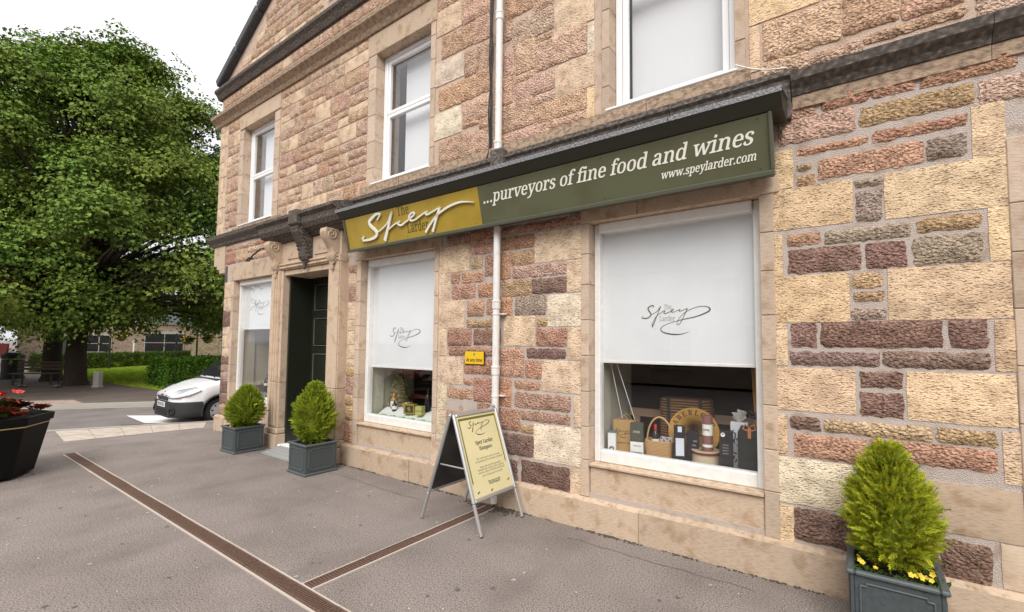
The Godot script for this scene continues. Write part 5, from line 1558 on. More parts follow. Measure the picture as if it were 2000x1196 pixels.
# ---------------------------------------------------------------- street furniture beyond the road
func street() -> void:
	var gy := -0.2
	var t := thing("litter_bin", "black round litter bin at the far left beyond the road", "bin", Vector3(-31.88, gy, 0.05))
	var mb := Mb.new()
	mb.lathe([Vector2(0.0, 0.0), Vector2(0.42, 0.0), Vector2(0.42, 0.14), Vector2(0.37, 0.16), Vector2(0.37, 0.95), Vector2(0.0, 0.95)], Vector3.ZERO, 24)
	inst("body", mb.mesh(), M["black"], t)
	mb = Mb.new()
	mb.lathe([Vector2(0.40, 0.95), Vector2(0.41, 1.02), Vector2(0.40, 1.10), Vector2(0.30, 1.2), Vector2(0.0, 1.24)], Vector3.ZERO, 24)
	inst("lid", mb.mesh(), M["iron"], t)
	mb = Mb.new()
	mb.lathe([Vector2(0.375, 0.90), Vector2(0.38, 0.905), Vector2(0.38, 0.925), Vector2(0.375, 0.93)], Vector3.ZERO, 24)
	inst("band", mb.mesh(), M["gold_line"], t)
	t = thing("red_board", "bright red board cut by the left edge of the view", "sign", Vector3(-33.7, gy, 0.28), 0.5)
	sp("board", Vector3(-0.45, 1.0, -0.03), Vector3(0.45, 1.62, 0.03), flat("red_paint", 0.60, 0.012, 0.015, 0.4), t, 0.01)
	for x in [-0.38, 0.38]: sp("post", Vector3(x - 0.03, 0, -0.031), Vector3(x + 0.03, 1.0, 0.029), M["iron"], t)
	t = thing("bench", "dark wooden bench under the tree beyond the road", "bench", Vector3(-27.11, gy, -0.06), 0.9)
	for i in 4: sp("seat_slat", Vector3(-0.75, 0.43, -0.18 + i * 0.11), Vector3(0.75, 0.465, -0.09 + i * 0.11), flat("bench_wood", 0.10, 0.07, 0.05, 0.7), t)
	for i in 3: sp("back_slat", Vector3(-0.75, 0.58 + i * 0.13, -0.25), Vector3(0.75, 0.67 + i * 0.13, -0.22), M["bench_wood"], t)
	for x in [-0.6, 0.6]:
		sp("leg", Vector3(x - 0.03, 0, 0.16), Vector3(x + 0.03, 0.43, 0.22), M["iron"], t)
		sp("leg", Vector3(x - 0.03, 0, -0.29), Vector3(x + 0.03, 0.95, -0.252), M["iron"], t)
	t = thing("stone_marker", "short grey stone marker beside the tree trunk", "stone post", Vector3(-23.62, gy, -1.22), 0.4)
	mb = Mb.new()
	mb.span(Vector3(-0.13, 0, -0.1), Vector3(0.13, 0.62, 0.1), 0.03)
	mb.span(Vector3(-0.15, 0, -0.12), Vector3(0.15, 0.08, 0.12), 0.02)
	inst("stone", mb.mesh(), M["kerb"], t)
	for q in [[-26.0, 0.45, "low clump of pale flowers left of the tree trunk"], [-24.8, -0.3, "low clump of pale flowers at the foot of the tree trunk"], [-29.4, 0.25, "white-flowered shrub behind the bench"]]:
		pansies(Vector3(q[0], gy, q[1]), [[0, 0], [0.1, 0.1], [-0.1, 0.05], [0.05, -0.1], [-0.1, -0.1], [0.18, 0], [-0.2, 0]], q[2], 55 + int(q[0]), Color(0.7, 0.68, 0.66))
	# flower posts
	var posts := [[-38.1, -4.7, 2.5, Color(0.62, 0.38, 0.01), "black post with a basket of yellow flowers on the lawn"], [-36.6, -7.7, 2.3, Color(0.62, 0.36, 0.01), "black post with a yellow basket behind the clipped hedge"], [-35.8, -8.6, 2.4, Color(0.25, 0.03, 0.02), "black post with a dark red basket behind the clipped hedge"]]
	var fm := flower_mesh(0.06, 5, 0.2)
	var tuft := leaf_tuft(18, 0.18, 0.08, 0.3, 6)
	var g := RandomNumberGenerator.new()
	g.seed = 91
	for q in posts:
		t = thing("flower_post", q[4], "flower post", Vector3(q[0], gy, q[1]), 0.6, "posts with flower baskets")
		mb = Mb.new()
		mb.tube([Vector3.ZERO, Vector3(0, q[2], 0)], [0.06, 0.05], 10)
		mb.tube([Vector3(0, q[2] - 0.2, 0), Vector3(0.35, q[2] - 0.1, 0), Vector3(0.7, q[2] - 0.15, 0)], [0.025], 6)
		inst("post", mb.mesh(), M["iron"], t)
		mb = Mb.new()
		mb.lathe([Vector2(0.0, -0.3), Vector2(0.2, -0.22), Vector2(0.3, -0.02), Vector2(0.3, 0.0)], Vector3(0.7, q[2] - 0.45, 0), 14)
		inst("basket", mb.mesh(), M["bench_wood"], t)
		var where := []
		var tints := []
		for k in 26:
			where.append(Transform3D(Basis(Vector3.UP, g.randf() * TAU), Vector3(0.7 + g.randfn() * 0.17, q[2] - 0.45 + g.randfn() * 0.1, g.randfn() * 0.17)))
			tints.append(Color(0.05, 0.08, 0.015))
		many("leaves", tuft, M["leaf"], t, where, tints)
		var pm: StandardMaterial3D = M["petal"].duplicate()
		pm.albedo_color = q[3].linear_to_srgb()
		for k in 40:
			var o := inst("flower", fm, pm, t, Vector3(0.7 + g.randfn() * 0.2, q[2] - 0.38 + g.randfn() * 0.12, g.randfn() * 0.2))
			o.rotation = Vector3(g.randf_range(-1.2, 1.2), g.randf() * TAU, g.randf_range(-1.2, 1.2))
	t = thing("white_post", "thin white post on the lawn in front of the far hedge", "post", Vector3(-40.88, gy, -6.57))
	mb = Mb.new()
	mb.tube([Vector3.ZERO, Vector3(0.03, 1.75, 0)], [0.05, 0.045], 8)
	inst("post", mb.mesh(), M["white_paint"], t)
	sp("cap", Vector3(-0.06, 1.72, -0.07), Vector3(0.12, 1.80, 0.07), M["white_paint"], t)

# ---------------------------------------------------------------- tree, lawn, hedges
func spray_mesh(n: int, leaf: float, reach: float, seed_: int) -> ArrayMesh:       # a drooping twig end with n leaves
	var g := RandomNumberGenerator.new()
	g.seed = seed_
	var mb := Mb.new()
	for i in n:
		var a := g.randf() * TAU
		var r := sqrt(g.randf()) * reach
		var p := Vector3(cos(a) * r, -0.45 * r * r / reach + g.randfn() * 0.06, sin(a) * r)
		var d := (Vector3(cos(a), -0.35, sin(a)) + Vector3(g.randfn(), g.randfn() * 0.5, g.randfn()) * 0.55).normalized()
		var s := d.cross(Vector3.UP + Vector3(g.randfn(), 0, g.randfn()) * 0.35).normalized()
		var nn := s.cross(d)
		var l := leaf * g.randf_range(0.75, 1.25)
		var w := l * 0.78
		var f := g.randf_range(0.8, 1.2)
		mb.tint = Color(f, f, f)
		var q := [p - d * l * 0.5, p + s * w * 0.5 - d * l * 0.12 + nn * w * 0.12, p + d * l * 0.5 - nn * w * 0.12, p - s * w * 0.5 - d * l * 0.12 + nn * w * 0.12]
		mb.poly([q[0], q[1], q[2]], Vector3.UP)
		mb.poly([q[0], q[2], q[3]], Vector3.UP)
	return mb.mesh()

func broad_tree(at: Vector3, label: String, seed_: int, axes: Vector3, mid: Vector3, boughs: int, per: int, spray: Mesh, trunk_r: float, green: Color) -> void:
	var g := RandomNumberGenerator.new()
	g.seed = seed_
	var t := thing("lime_tree", label, "tree", at)
	var wood := Mb.new()
	wood.tube([Vector3(0, -0.1, 0), Vector3(0.02, 0.25, 0), Vector3(0, 1.2, 0.03), Vector3(0.06, 2.6, 0), Vector3(0.1, 4.2, -0.05), Vector3(0.05, 7.0, 0), Vector3(0, mid.y + 2.5, 0)], [trunk_r * 1.5, trunk_r * 1.12, trunk_r, trunk_r * 0.95, trunk_r * 0.7, trunk_r * 0.4, 0.06], 14)
	inst("trunk", wood.mesh(), M["bark"], t)
	var limbs := Mb.new()
	var where := []
	var tints := []
	var lobes := []                                              # the crown as rounded masses of branches, big ones low, smaller ones above
	for i in 58:
		var u := pow((i + 0.5) / 58.0, 1.35)
		var an := i * 2.399 + g.randf_range(-0.3, 0.3)
		var wide := lerpf(1.0, 1.04, smoothstep(0.0, 0.2, u)) * pow(1.0 - pow(u, 1.9), 0.72)
		var r := wide * (g.randf_range(0.62, 0.92) if i % 4 else g.randf_range(0.1, 0.5))
		var at_ := Vector3(mid.x + cos(an) * axes.x * r, 2.75 + u * (mid.y + axes.y - 3.3), mid.z + sin(an) * axes.z * r)
		lobes.append([at_, lerpf(2.0, 1.25, u) * g.randf_range(0.8, 1.2), Vector3(cos(an) * r, u - 0.1, sin(an) * r).normalized()])
	for b in boughs:
		var lobe: Array = lobes[b % lobes.size()]
		var d := Vector3(g.randfn(), g.randfn() * 0.8 + 0.35, g.randfn()).normalized()
		d = (d + lobe[2] * 0.7).normalized()
		var c: Vector3 = lobe[0] + d * lobe[1] * Vector3(1, 0.72, 1) * pow(g.randf(), 0.3)
		if c.y < 2.1: c.y = 2.1 + g.randf() * 0.6
		var lift := clampf((c.y - 2.0) / (mid.y + axes.y - 2.0), 0, 1)
		var root := Vector3(0.05, lerpf(2.2, mid.y + 1.0, lift * 0.75), 0)
		if b % 3 == 0:
			var k := root.lerp(c, 0.5) + Vector3(0, 0.5, 0)
			limbs.tube([root, k, c], [0.13 * (1.1 - lift * 0.6), 0.07, 0.02], 6, false)
		var size := g.randf_range(0.6, 1.15)
		var tone := g.randf_range(0.82, 1.18)
		for i in per:
			var q := Vector3(g.randfn(), 0, g.randfn()).limit_length(2.0) * 0.55
			var p := c + Vector3(q.x, (0.25 - 0.2 * q.length_squared()) + g.randfn() * 0.36, q.z) * size
			var up := (Vector3.UP * 1.0 + d * 0.9 + Vector3(g.randfn(), g.randfn(), g.randfn()) * 0.5).normalized()
			var sx := up.cross(Vector3(g.randfn(), 0.1, g.randfn())).normalized()
			where.append(Transform3D(Basis(sx, up, sx.cross(up)).scaled_local(Vector3.ONE * g.randf_range(0.75, 1.15)), p))
			var f := g.randf_range(0.7, 1.3)
			tints.append(Color(green.r * f * tone, green.g * f, green.b * f))
	inst("limbs", limbs.mesh(), M["bark"], t)
	many("crown", spray, M["leaf"], t, where, tints)

func hedge(called: String, label: String, at: Vector3, turn: float, size: Vector3, n: int, tuft: Mesh, light: Color, dark: Color, seed_: int) -> void:
	var g := RandomNumberGenerator.new()
	g.seed = seed_
	var t := thing(called, label, "hedge", at, turn)
	var mb := Mb.new()
	mb.span(Vector3(-size.x * 0.5 + 0.14, 0, -size.z * 0.5 + 0.14), Vector3(size.x * 0.5 - 0.14, size.y - 0.12, size.z * 0.5 - 0.14), 0.15)
	inst("inner_branches", mb.mesh(), M["inner_green"], t)
	var where := []
	var tints := []
	for i in n:
		var p: Vector3
		var o: Vector3
		var k := g.randf() * (size.x * size.z + 2.0 * (size.x + size.z) * size.y)
		if k < size.x * size.z:
			o = Vector3.UP
			p = Vector3((g.randf() - 0.5) * size.x, size.y, (g.randf() - 0.5) * size.z)
		elif k < size.x * size.z + 2.0 * size.x * size.y:
			var s := 1.0 if g.randf() < 0.5 else -1.0
			o = Vector3(0, 0.25, s)
			p = Vector3((g.randf() - 0.5) * size.x, g.randf() * size.y, s * size.z * 0.5)
		else:
			var s := 1.0 if g.randf() < 0.5 else -1.0
			o = Vector3(s, 0.25, 0)
			p = Vector3(s * size.x * 0.5, g.randf() * size.y, (g.randf() - 0.5) * size.z)
		var e := soft.get_noise_3d(p.x * 18.0 + seed_, p.y * 18.0, p.z * 18.0)
		p -= o.normalized() * (g.randf() * 0.13 - e * 0.09)
		var up := (o + Vector3(g.randfn(), g.randfn(), g.randfn()) * 0.45).normalized()
		var sx := up.cross(Vector3(g.randfn(), g.randfn(), g.randfn())).normalized()
		where.append(Transform3D(Basis(sx, up, sx.cross(up)).scaled_local(Vector3.ONE * g.randf_range(0.7, 1.2)), p))
		var f := g.randf_range(0.75, 1.25)
		var c := dark.lerp(light, g.randf())
		tints.append(Color(c.r * f, c.g * f, c.b * f))
	many("foliage", tuft, M["leaf"], t, where, tints)

func tree_and_garden() -> void:
	var gy := -0.2
	var mb := Mb.new()
	var edge := [Vector2(-20.8, -2.35), Vector2(-23.8, -2.1), Vector2(-28.6, -1.9), Vector2(-35, -1.5), Vector2(-46, -2.3), Vector2(-46, -16), Vector2(-20.8, -16)]
	var p := []
	for q in edge: p.append(Vector3(q.x, gy + 0.006, q.y))
	mb.poly(p, Vector3.UP)
	struct("lawn", mb, M["lawn"])
	var blades := leaf_tuft(9, 0.09, 0.012, 1.8, 8)
	var where := []
	var tints := []
	var g := RandomNumberGenerator.new()
	g.seed = 3
	var poly2 := PackedVector2Array(edge)
	while where.size() < 16000:
		var q := Vector2(g.randf_range(-44, -20.8), g.randf_range(-9, -1.2))
		if Geometry2D.is_point_in_polygon(q, poly2):
			where.append(Transform3D(Basis(Vector3.UP, g.randf() * TAU).scaled(Vector3.ONE * g.randf_range(0.5, 1.1)), Vector3(q.x, gy + 0.004, q.y)))
			tints.append(Color(0.28, 0.37, 0.045) * g.randf_range(0.75, 1.35))
	var gr := many(numbered("lawn_grass"), blades, M["leaf"], self, where, tints)
	tag(gr, "short mown grass of the lawn beyond the road", "grass", "", "stuff")
	var spray := spray_mesh(15, 0.135, 0.44, 4)
	broad_tree(Vector3(-25.63, gy, -0.96), "huge leafy lime tree beyond the road left of the building", 41, Vector3(7.0, 6.9, 7.0), Vector3(-1.0, 7.4, -0.7), 700, 25, spray, 0.32, Color(0.155, 0.22, 0.04))
	broad_tree(Vector3(-29.16, gy, -0.83), "second leafy tree behind the huge lime at the left edge", 42, Vector3(5.0, 5.6, 5.0), Vector3(-0.5, 7.2, 3.0), 240, 24, spray, 0.31, Color(0.145, 0.205, 0.038))
	var tuft := spray_mesh(10, 0.07, 0.16, 14)
	hedge("clipped_hedge", "bright green clipped hedge behind the white van", Vector3(-22.13, gy, -4.82), 0.0, Vector3(2.2, 1.12, 4.4), 5200, tuft, Color(0.10, 0.20, 0.02), Color(0.035, 0.09, 0.012), 61)
	hedge("long_hedge", "long dark hedge along the far side of the lawn", Vector3(-41.51, gy, -7.21), 0.62, Vector3(1.0, 0.98, 14.0), 5200, tuft, Color(0.075, 0.115, 0.018), Color(0.035, 0.065, 0.012), 62)
	hedge("low_shrubs", "low dark shrubs beside the far shop front at the left", Vector3(-38.65, gy, 3.59), 0.2, Vector3(1.0, 0.9, 4.0), 1300, tuft, Color(0.09, 0.12, 0.03), Color(0.03, 0.06, 0.012), 63)

# ---------------------------------------------------------------- houses in the distance
func far_house(label: String, at: Vector3, turn: float, w: float, d: float, eave: float, rise: float, wall: Material, windows: Array, door := -99.0) -> void:
	var t := thing("stone_house", label, "house", at, turn)
	var mb := Mb.new()
	mb.span(Vector3(-w * 0.5, 0, -d), Vector3(w * 0.5, eave, 0))
	for s in [-1.0, 1.0]:
		mb.poly([Vector3(s * w * 0.5, eave, 0), Vector3(s * w * 0.5, eave, -d), Vector3(s * w * 0.5, eave + rise, -d * 0.5)], Vector3(s, 0, 0))
	inst("wall", mb.mesh(), wall, t)
	mb = Mb.new()
	var a := atan2(rise, d * 0.5)
	var l := sqrt(rise * rise + d * d * 0.25) + 0.25
	for s in [-1.0, 1.0]:
		mb.box(Vector3(0, eave + rise * 0.5 + 0.04, -d * 0.5 + s * d * 0.26), Vector3(w + 0.3, 0.08, l), 0.0, Basis(Vector3.RIGHT, s * a))
	var rf := inst("roof", mb.mesh(), M["slate"], t)
	sp("chimney", Vector3(w * 0.35, eave + rise - 0.4, -d * 0.5 - 0.3), Vector3(w * 0.35 + 0.6, eave + rise + 0.9, -d * 0.5 + 0.3), wall, rf)
	sp("gutter", Vector3(-w * 0.5, eave - 0.08, 0.03), Vector3(w * 0.5, eave, 0.14), M["white_paint"], t)
	mb = Mb.new()
	mb.tube([Vector3(w * 0.5 - 0.4, 0, 0.08), Vector3(w * 0.5 - 0.4, eave, 0.08)], [0.045], 8)
	inst("downpipe", mb.mesh(), M["white_paint"], t)
	for q in windows:
		var f := Mb.new()
		f.span(Vector3(q[0] - 0.08, q[1] - 0.08, 0.0), Vector3(q[0] + q[2] + 0.08, q[1] - 0.002, 0.07))
		f.span(Vector3(q[0] - 0.08, q[1] + q[3] + 0.002, 0.0), Vector3(q[0] + q[2] + 0.08, q[1] + q[3] + 0.2, 0.06))
		for x in [q[0] - 0.06, q[0] + q[2] * 0.5 - 0.03, q[0] + q[2]]: f.span(Vector3(x, q[1], 0.002), Vector3(x + 0.06, q[1] + q[3], 0.055))
		f.span(Vector3(q[0], q[1] + q[3] * 0.5 - 0.025, 0.002), Vector3(q[0] + q[2], q[1] + q[3] * 0.5 + 0.025, 0.05))
		var win := inst("window", f.mesh(), flat("sash_grey", 0.30, 0.28, 0.25), t)
		sp("pane", Vector3(q[0], q[1], 0.004), Vector3(q[0] + q[2], q[1] + q[3], 0.03), M["van_glass"], win, 0.0)
	if door > -50.0:
		var dd := sp("door", Vector3(door, 0, 0.0), Vector3(door + 0.95, 2.1, 0.06), flat("far_door", 0.04, 0.06, 0.05), t)
		bx("handle", Vector3(door + 0.8, 1.0, 0.09) - dd.position, Vector3(0.05, 0.12, 0.04), M["brass"], dd)

func far_houses() -> void:
	var gy := -0.2
	far_house("low stone cottage behind the far hedge", Vector3(-49.24, gy, -9.22), 1.13, 15.0, 6.0, 3.3, 2.6, M["far_stone"], [[-3.5, 0.9, 1.5, 1.3], [0.2, 0.9, 2.6, 1.5], [4.4, 0.9, 1.2, 1.3]], -5.4)
	far_house("stone house with grey slate roof beside the shop corner", Vector3(-39.8, gy, -13.3), 1.2, 7.0, 9.0, 2.95, 3.4, M["far_stone"], [[-1.6, 0.9, 1.2, 1.3]], 0.4)
	far_house("pale house with shop windows at the far left", Vector3(-44.48, gy, 6.67), 1.75, 14.0, 7.0, 4.2, 2.8, flat("pale_render", 0.45, 0.42, 0.37, 0.9), [[-5.2, 0.7, 1.8, 1.7], [-2.4, 0.7, 1.8, 1.7], [1.6, 0.7, 2.2, 1.7], [4.6, 0.9, 1.3, 1.5]], 0.0)
	# houses across the main street, behind the viewer: unseen, placed to darken shop reflections
	far_house("unseen row of stone houses across the main street, darkening the shop glass", Vector3(-3.0, -0.2, 17.0), PI, 34.0, 8.0, 5.2, 3.2, M["far_stone"], [[-13, 0.8, 1.8, 1.8], [-9, 0.8, 1.8, 1.8], [-5, 0.8, 1.8, 1.8], [-1, 0.8, 1.8, 1.8], [3, 0.8, 1.8, 1.8], [7, 0.8, 1.8, 1.8], [11, 0.8, 1.8, 1.8], [-11, 3.2, 1.1, 1.5], [-5, 3.2, 1.1, 1.5], [1, 3.2, 1.1, 1.5], [7, 3.2, 1.1, 1.5]], 13.4)

# ---------------------------------------------------------------- the van
func van() -> void:
	var a := deg_to_rad(-2.0)
	var fw := Vector3(sin(a), 0, cos(a))
	var sd := Vector3(cos(a), 0, -sin(a))
	var t := thing("white_van", "small white van with black bumper turning out of the side street", "van", Vector3(-12.12, -0.32, -1.0) + fw * 0.86 - sd * 0.88, a)
	# stations along the van: distance behind the nose, half width, roof or bonnet height, half width on top
	var st := [[0.0, 0.50, 0.72, 0.34], [0.03, 0.62, 0.735, 0.46], [0.08, 0.72, 0.755, 0.56], [0.16, 0.80, 0.79, 0.63], [0.28, 0.855, 0.84, 0.68], [0.42, 0.88, 0.885, 0.71], [0.54, 0.895, 0.93, 0.73], [0.66, 0.90, 0.965, 0.74], [0.78, 0.90, 0.99, 0.745], [0.88, 0.90, 1.01, 0.75], [0.90, 0.90, 1.03, 0.75], [1.25, 0.90, 1.34, 0.70], [1.6, 0.90, 1.60, 0.66], [1.85, 0.90, 1.72, 0.65], [2.3, 0.90, 1.79, 0.65], [3.0, 0.90, 1.81, 0.65], [4.1, 0.89, 1.79, 0.65], [4.25, 0.86, 1.72, 0.62], [4.3, 0.82, 1.6, 0.6]]
	var at := func(s: float) -> Array:
		for i in st.size() - 1:
			if s <= st[i + 1][0]:
				var k: float = (s - st[i][0]) / (st[i + 1][0] - st[i][0])
				return [lerpf(st[i][1], st[i + 1][1], k), lerpf(st[i][2], st[i + 1][2], k), lerpf(st[i][3], st[i + 1][3], k)]
		return [st[-1][1], st[-1][2], st[-1][3]]
	var ss := []
	for q in st: ss.append(q[0])
	var s := 0.46
	while s < 1.26:
		ss.append(s)
		s += 0.04
	for q in [2.9, 3.2, 3.24, 3.3, 3.4, 3.5, 3.6, 3.7, 3.8, 3.86, 3.9]: ss.append(q)
	ss.sort()
	var low := func(z: float) -> float:
		var y := 0.24
		for c in [0.86, 3.55]:
			var dz := absf(z - c)
			if dz < 0.365: y = maxf(y, 0.31 + sqrt(0.365 * 0.365 - dz * dz))
		return y
	var ring := func(z: float, grow: float, y0: float, y1: float) -> Array:
		var q: Array = at.call(z)
		var lo: float = maxf(low.call(z), y0)
		var hw: float = q[0] + grow
		var top: float = minf(q[1] + grow, y1)
		var belt := minf(0.98, top - 0.04)
		var r := []
		for p in [[-0.97, lo, 0], [-1.0, lerpf(lo, belt, 0.25), 0], [-1.0, lerpf(lo, belt, 0.6), 0], [-0.985, lerpf(lo, belt, 0.88), 0], [-0.955, belt, 0], [-1.0, top - 0.04, 1], [-0.95, top - 0.008, 1], [-0.6, top + 0.012, 1], [0.0, top + 0.022, 1]]:
			var w: float = hw if p[2] == 0 else q[2] + grow
			if y1 < 0.9 and p[2] == 1: w = hw * 0.9
			r.append(Vector3(p[0] * w, p[1], -z))
		for i in range(7, -1, -1): r.append(Vector3(-r[i].x, r[i].y, r[i].z))
		return r
	var mb := Mb.new()
	var rings := []
	for z in ss: rings.append(ring.call(z, 0.0, 0.0, 9.0))
	for r in rings: r.reverse()
	mb.ring_strip(rings, false)
	var nose: Array = rings[0].duplicate()
	mb.poly(nose, Vector3.BACK)
	mb.poly(rings[rings.size() - 1], Vector3.FORWARD)
	inst("body", mb.mesh(), M["van_white"], t)
	# black bumper wrapping the nose up to the wheel arch
	mb = Mb.new()
	rings = []
	for z in [-0.03, 0.01, 0.05, 0.12, 0.2, 0.3, 0.4, 0.48, 0.5]:
		var q: Array = at.call(maxf(z, 0.0))
		var hw: float = q[0] + 0.03
		var y1: float = 0.56
		var y0 := 0.21
		var r := []
		for p in [[-0.93, y0], [-0.99, y0 + 0.05], [-1.0, 0.34], [-1.0, 0.48], [-0.995, y1 - 0.02], [-0.985, y1]]: r.append(Vector3(p[0] * hw, p[1], -z))
		for i in range(5, -1, -1): r.append(Vector3(-r[i].x, r[i].y, r[i].z))
		r.reverse()
		rings.append(r)
	mb.ring_strip(rings, false)
	mb.poly(rings[0], Vector3.BACK)
	inst("bumper", mb.mesh(), M["bumper"], t)
	var nz_ := 0.034
	# grille, plate, badge, fog lamps
	sp("grille", Vector3(-0.34, 0.575, 0.0), Vector3(0.34, 0.665, 0.02), M["bumper"], t, 0.015)
	for i in 4: sp("lower_grille_bar", Vector3(-0.36, 0.262 + i * 0.035, nz_ - 0.006), Vector3(0.36, 0.278 + i * 0.035, nz_ + 0.01), M["black"], t, 0.004)
	var pl := sp("number_plate", Vector3(-0.26, 0.43, nz_), Vector3(0.26, 0.54, nz_ + 0.012), M["plate_white"], t, 0.003)
	text("YB18 EEO", 0.46, M["black"], pl, Vector3(0, -0.035, 0.007), "lettering", 0.0, true, 0.075, "Droid Sans", Vector3.ZERO, 0.001, true)
	for k in 2:
		mb = Mb.new()
		var y := 0.70 + k * 0.05
		mb.tube([Vector3(-0.11, y - 0.035, 0.01 - k * 0.04), Vector3(0, y + 0.012, 0.02 - k * 0.045), Vector3(0.11, y - 0.035, 0.01 - k * 0.04)], [0.012], 6)
		inst("badge_chevron", mb.mesh(), M["chrome"], t)
		for sx in [-1.0, 1.0]:
			mb = Mb.new()
			mb.tube([Vector3(sx * 0.17, y - 0.02, 0.005 - k * 0.05), Vector3(sx * 0.33, y - 0.005, -0.02 - k * 0.055), Vector3(sx * 0.46, y + 0.012, -0.06 - k * 0.055)], [0.010], 6)
			inst("nose_trim", mb.mesh(), M["iron"], t)
	for sx in [-1.0, 1.0]:
		mb = Mb.new()
		var f := Basis(Vector3.RIGHT, PI * 0.5)
		mb.lathe([Vector2(0.085, 0.0), Vector2(0.08, 0.02), Vector2(0.055, 0.024), Vector2(0.05, 0.008), Vector2(0, 0.012)], Vector3.ZERO, 18, f)
		var o := inst("fog_lamp", mb.mesh(), M["black"], t, Vector3(sx * 0.60, 0.36, -0.005))
		o.rotation.y = sx * 0.55
		# swept headlamp let into the corner of the bonnet, with a dark edge
		var lens := []
		for q in [[0.36, 0.655, 0.028], [0.56, 0.64, 0.012], [0.745, 0.655, -0.055], [0.872, 0.71, -0.24], [0.885, 0.80, -0.47], [0.76, 0.875, -0.40], [0.54, 0.81, -0.15]]: lens.append(Vector3(sx * q[0], q[1], q[2]))
		var mid := Vector3.ZERO
		for q in lens: mid += q / 7.0
		mid += Vector3(sx * 0.03, 0.02, 0.035)
		mb = Mb.new()
		for i in 7: mb.poly([lens[i], lens[(i + 1) % 7], mid], Vector3(sx * 0.5, 0.5, 1))
		var lamp := inst("headlight", mb.mesh(), M["lamp_glass"], t)
		mb = Mb.new()
		mb.tube(lens + [lens[0]], [0.006], 5)
		inst("rim", mb.mesh(), M["iron"], lamp)
		# wheels
		for wz in [-0.86, -3.55]:
			var wn := Node3D.new()
			wn.name = "wheel"
			t.add_child(wn, true)
			wn.position = Vector3(sx * 0.785, 0.31, wz)
			var turn := Basis(Vector3.BACK, -sx * PI * 0.5)
			mb = Mb.new()
			mb.lathe([Vector2(0.20, -0.09), Vector2(0.28, -0.095), Vector2(0.305, -0.07), Vector2(0.31, 0.0), Vector2(0.305, 0.07), Vector2(0.285, 0.092), Vector2(0.21, 0.098)], Vector3.ZERO, 32, turn)
			inst("tyre", mb.mesh(), M["tyre"], wn)
			mb = Mb.new()
			mb.lathe([Vector2(0.215, 0.085), Vector2(0.205, 0.10), Vector2(0.17, 0.098), Vector2(0.10, 0.112), Vector2(0.05, 0.118), Vector2(0, 0.12)], Vector3.ZERO, 32, turn)
			inst("hubcap", mb.mesh(), M["hubcap"], wn)
			for k in 9:
				var an := TAU * k / 9
				bx("hubcap_hole", Vector3(sx * 0.105, cos(an) * 0.165, sin(an) * 0.165), Vector3(0.012, 0.045, 0.03), M["black"], wn, 0.005, Vector3(an, 0, 0))
			mb = Mb.new()
			var arc := []
			for k in 17:
				var an := lerpf(-0.22, PI + 0.22, k / 16.0)
				arc.append(Vector3(sx * 0.905, 0.31 + sin(an) * 0.372, wz + cos(an) * 0.372))
			mb.tube(arc, [0.022], 6)
			inst("arch_lip", mb.mesh(), M["bumper"], t)
			sp("wheel_well", Vector3(sx * 0.5, 0.25, wz - 0.36), Vector3(sx * 0.66, 0.72, wz + 0.36), M["black"], t, 0.0)
	# windscreen and side windows
	mb = Mb.new()
	for q in [[0.92, 1.27], [1.27, 1.62], [1.62, 1.8]]:
		var lo: Array = at.call(q[0])
		var hi: Array = at.call(q[1])
		mb.poly([Vector3(-lo[2] * 0.96, lo[1] + 0.01, -q[0]), Vector3(lo[2] * 0.96, lo[1] + 0.01, -q[0]), Vector3(hi[2] * 0.94, hi[1] + 0.01, -q[1]), Vector3(-hi[2] * 0.94, hi[1] + 0.01, -q[1])], Vector3(0, 1, 1))
	var ws := inst("windscreen", mb.mesh(), M["van_glass"], t)
	ws.position = Vector3(0, 0.028, 0.022)
	sp("cowl", Vector3(-0.70, 1.0, -0.94), Vector3(0.70, 1.035, -0.80), M["bumper"], t, 0.01)
	for sx in [-1.0, 1.0]:
		mb = Mb.new()
		mb.poly([Vector3(sx * 0.868, 1.0, -1.05), Vector3(sx * 0.868, 1.0, -2.2), Vector3(sx * 0.68, 1.66, -2.2), Vector3(sx * 0.69, 1.62, -1.75)], Vector3(sx, 0.2, 0))
		inst("side_window", mb.mesh(), M["van_glass"], t, Vector3(sx * 0.012, 0, 0))
		var mr := bx("mirror", Vector3(sx * 1.0, 1.06, -1.3), Vector3(0.18, 0.2, 0.12), M["bumper"], t, 0.05)
		bx("mirror_glass", Vector3(0, 0, -0.061), Vector3(0.14, 0.16, 0.004), M["chrome"], mr, 0.0)
	for x in [-0.3, 0.35]:
		mb = Mb.new()
		mb.tube([Vector3(x, 1.055, -0.90), Vector3(x - 0.45, 1.12, -0.95)], [0.011], 5)
		inst("wiper", mb.mesh(), M["black"], t)

# ---------------------------------------------------------------- blinds and goods in the windows
func blind(x0: float, x1: float, y0: float, label: String, lx: float, lw: float, ly: float) -> void:
	var t := thing("roller_blind", label, "blind", Vector3(0, 0, -0.175), 0.0, "white roller blinds in the shop windows")
	sp("cloth", Vector3(x0, y0, -0.0015), Vector3(x1, 2.62, 0.0), M["blind"], t, 0.0)
	sp("bottom_bar", Vector3(x0, y0 - 0.012, -0.006), Vector3(x1, y0 + 0.012, 0.004), M["white_paint"], t, 0.003)
	inst("logo", strokes(LOGO_STROKES, lw, 0.001), M["logo_print"], t, Vector3(lx, ly, 0.0012))
	text("The", lw * 0.11, M["logo_faint"], t, Vector3(lx + lw * 0.34, ly + lw * 0.375, 0.0012), "lettering", 0.05, false, lw * 0.07)
	text("Larder", lw * 0.235, M["logo_faint"], t, Vector3(lx + lw * 0.27, ly + lw * 0.20, 0.0012), "lettering", 0.05, false, lw * 0.075)

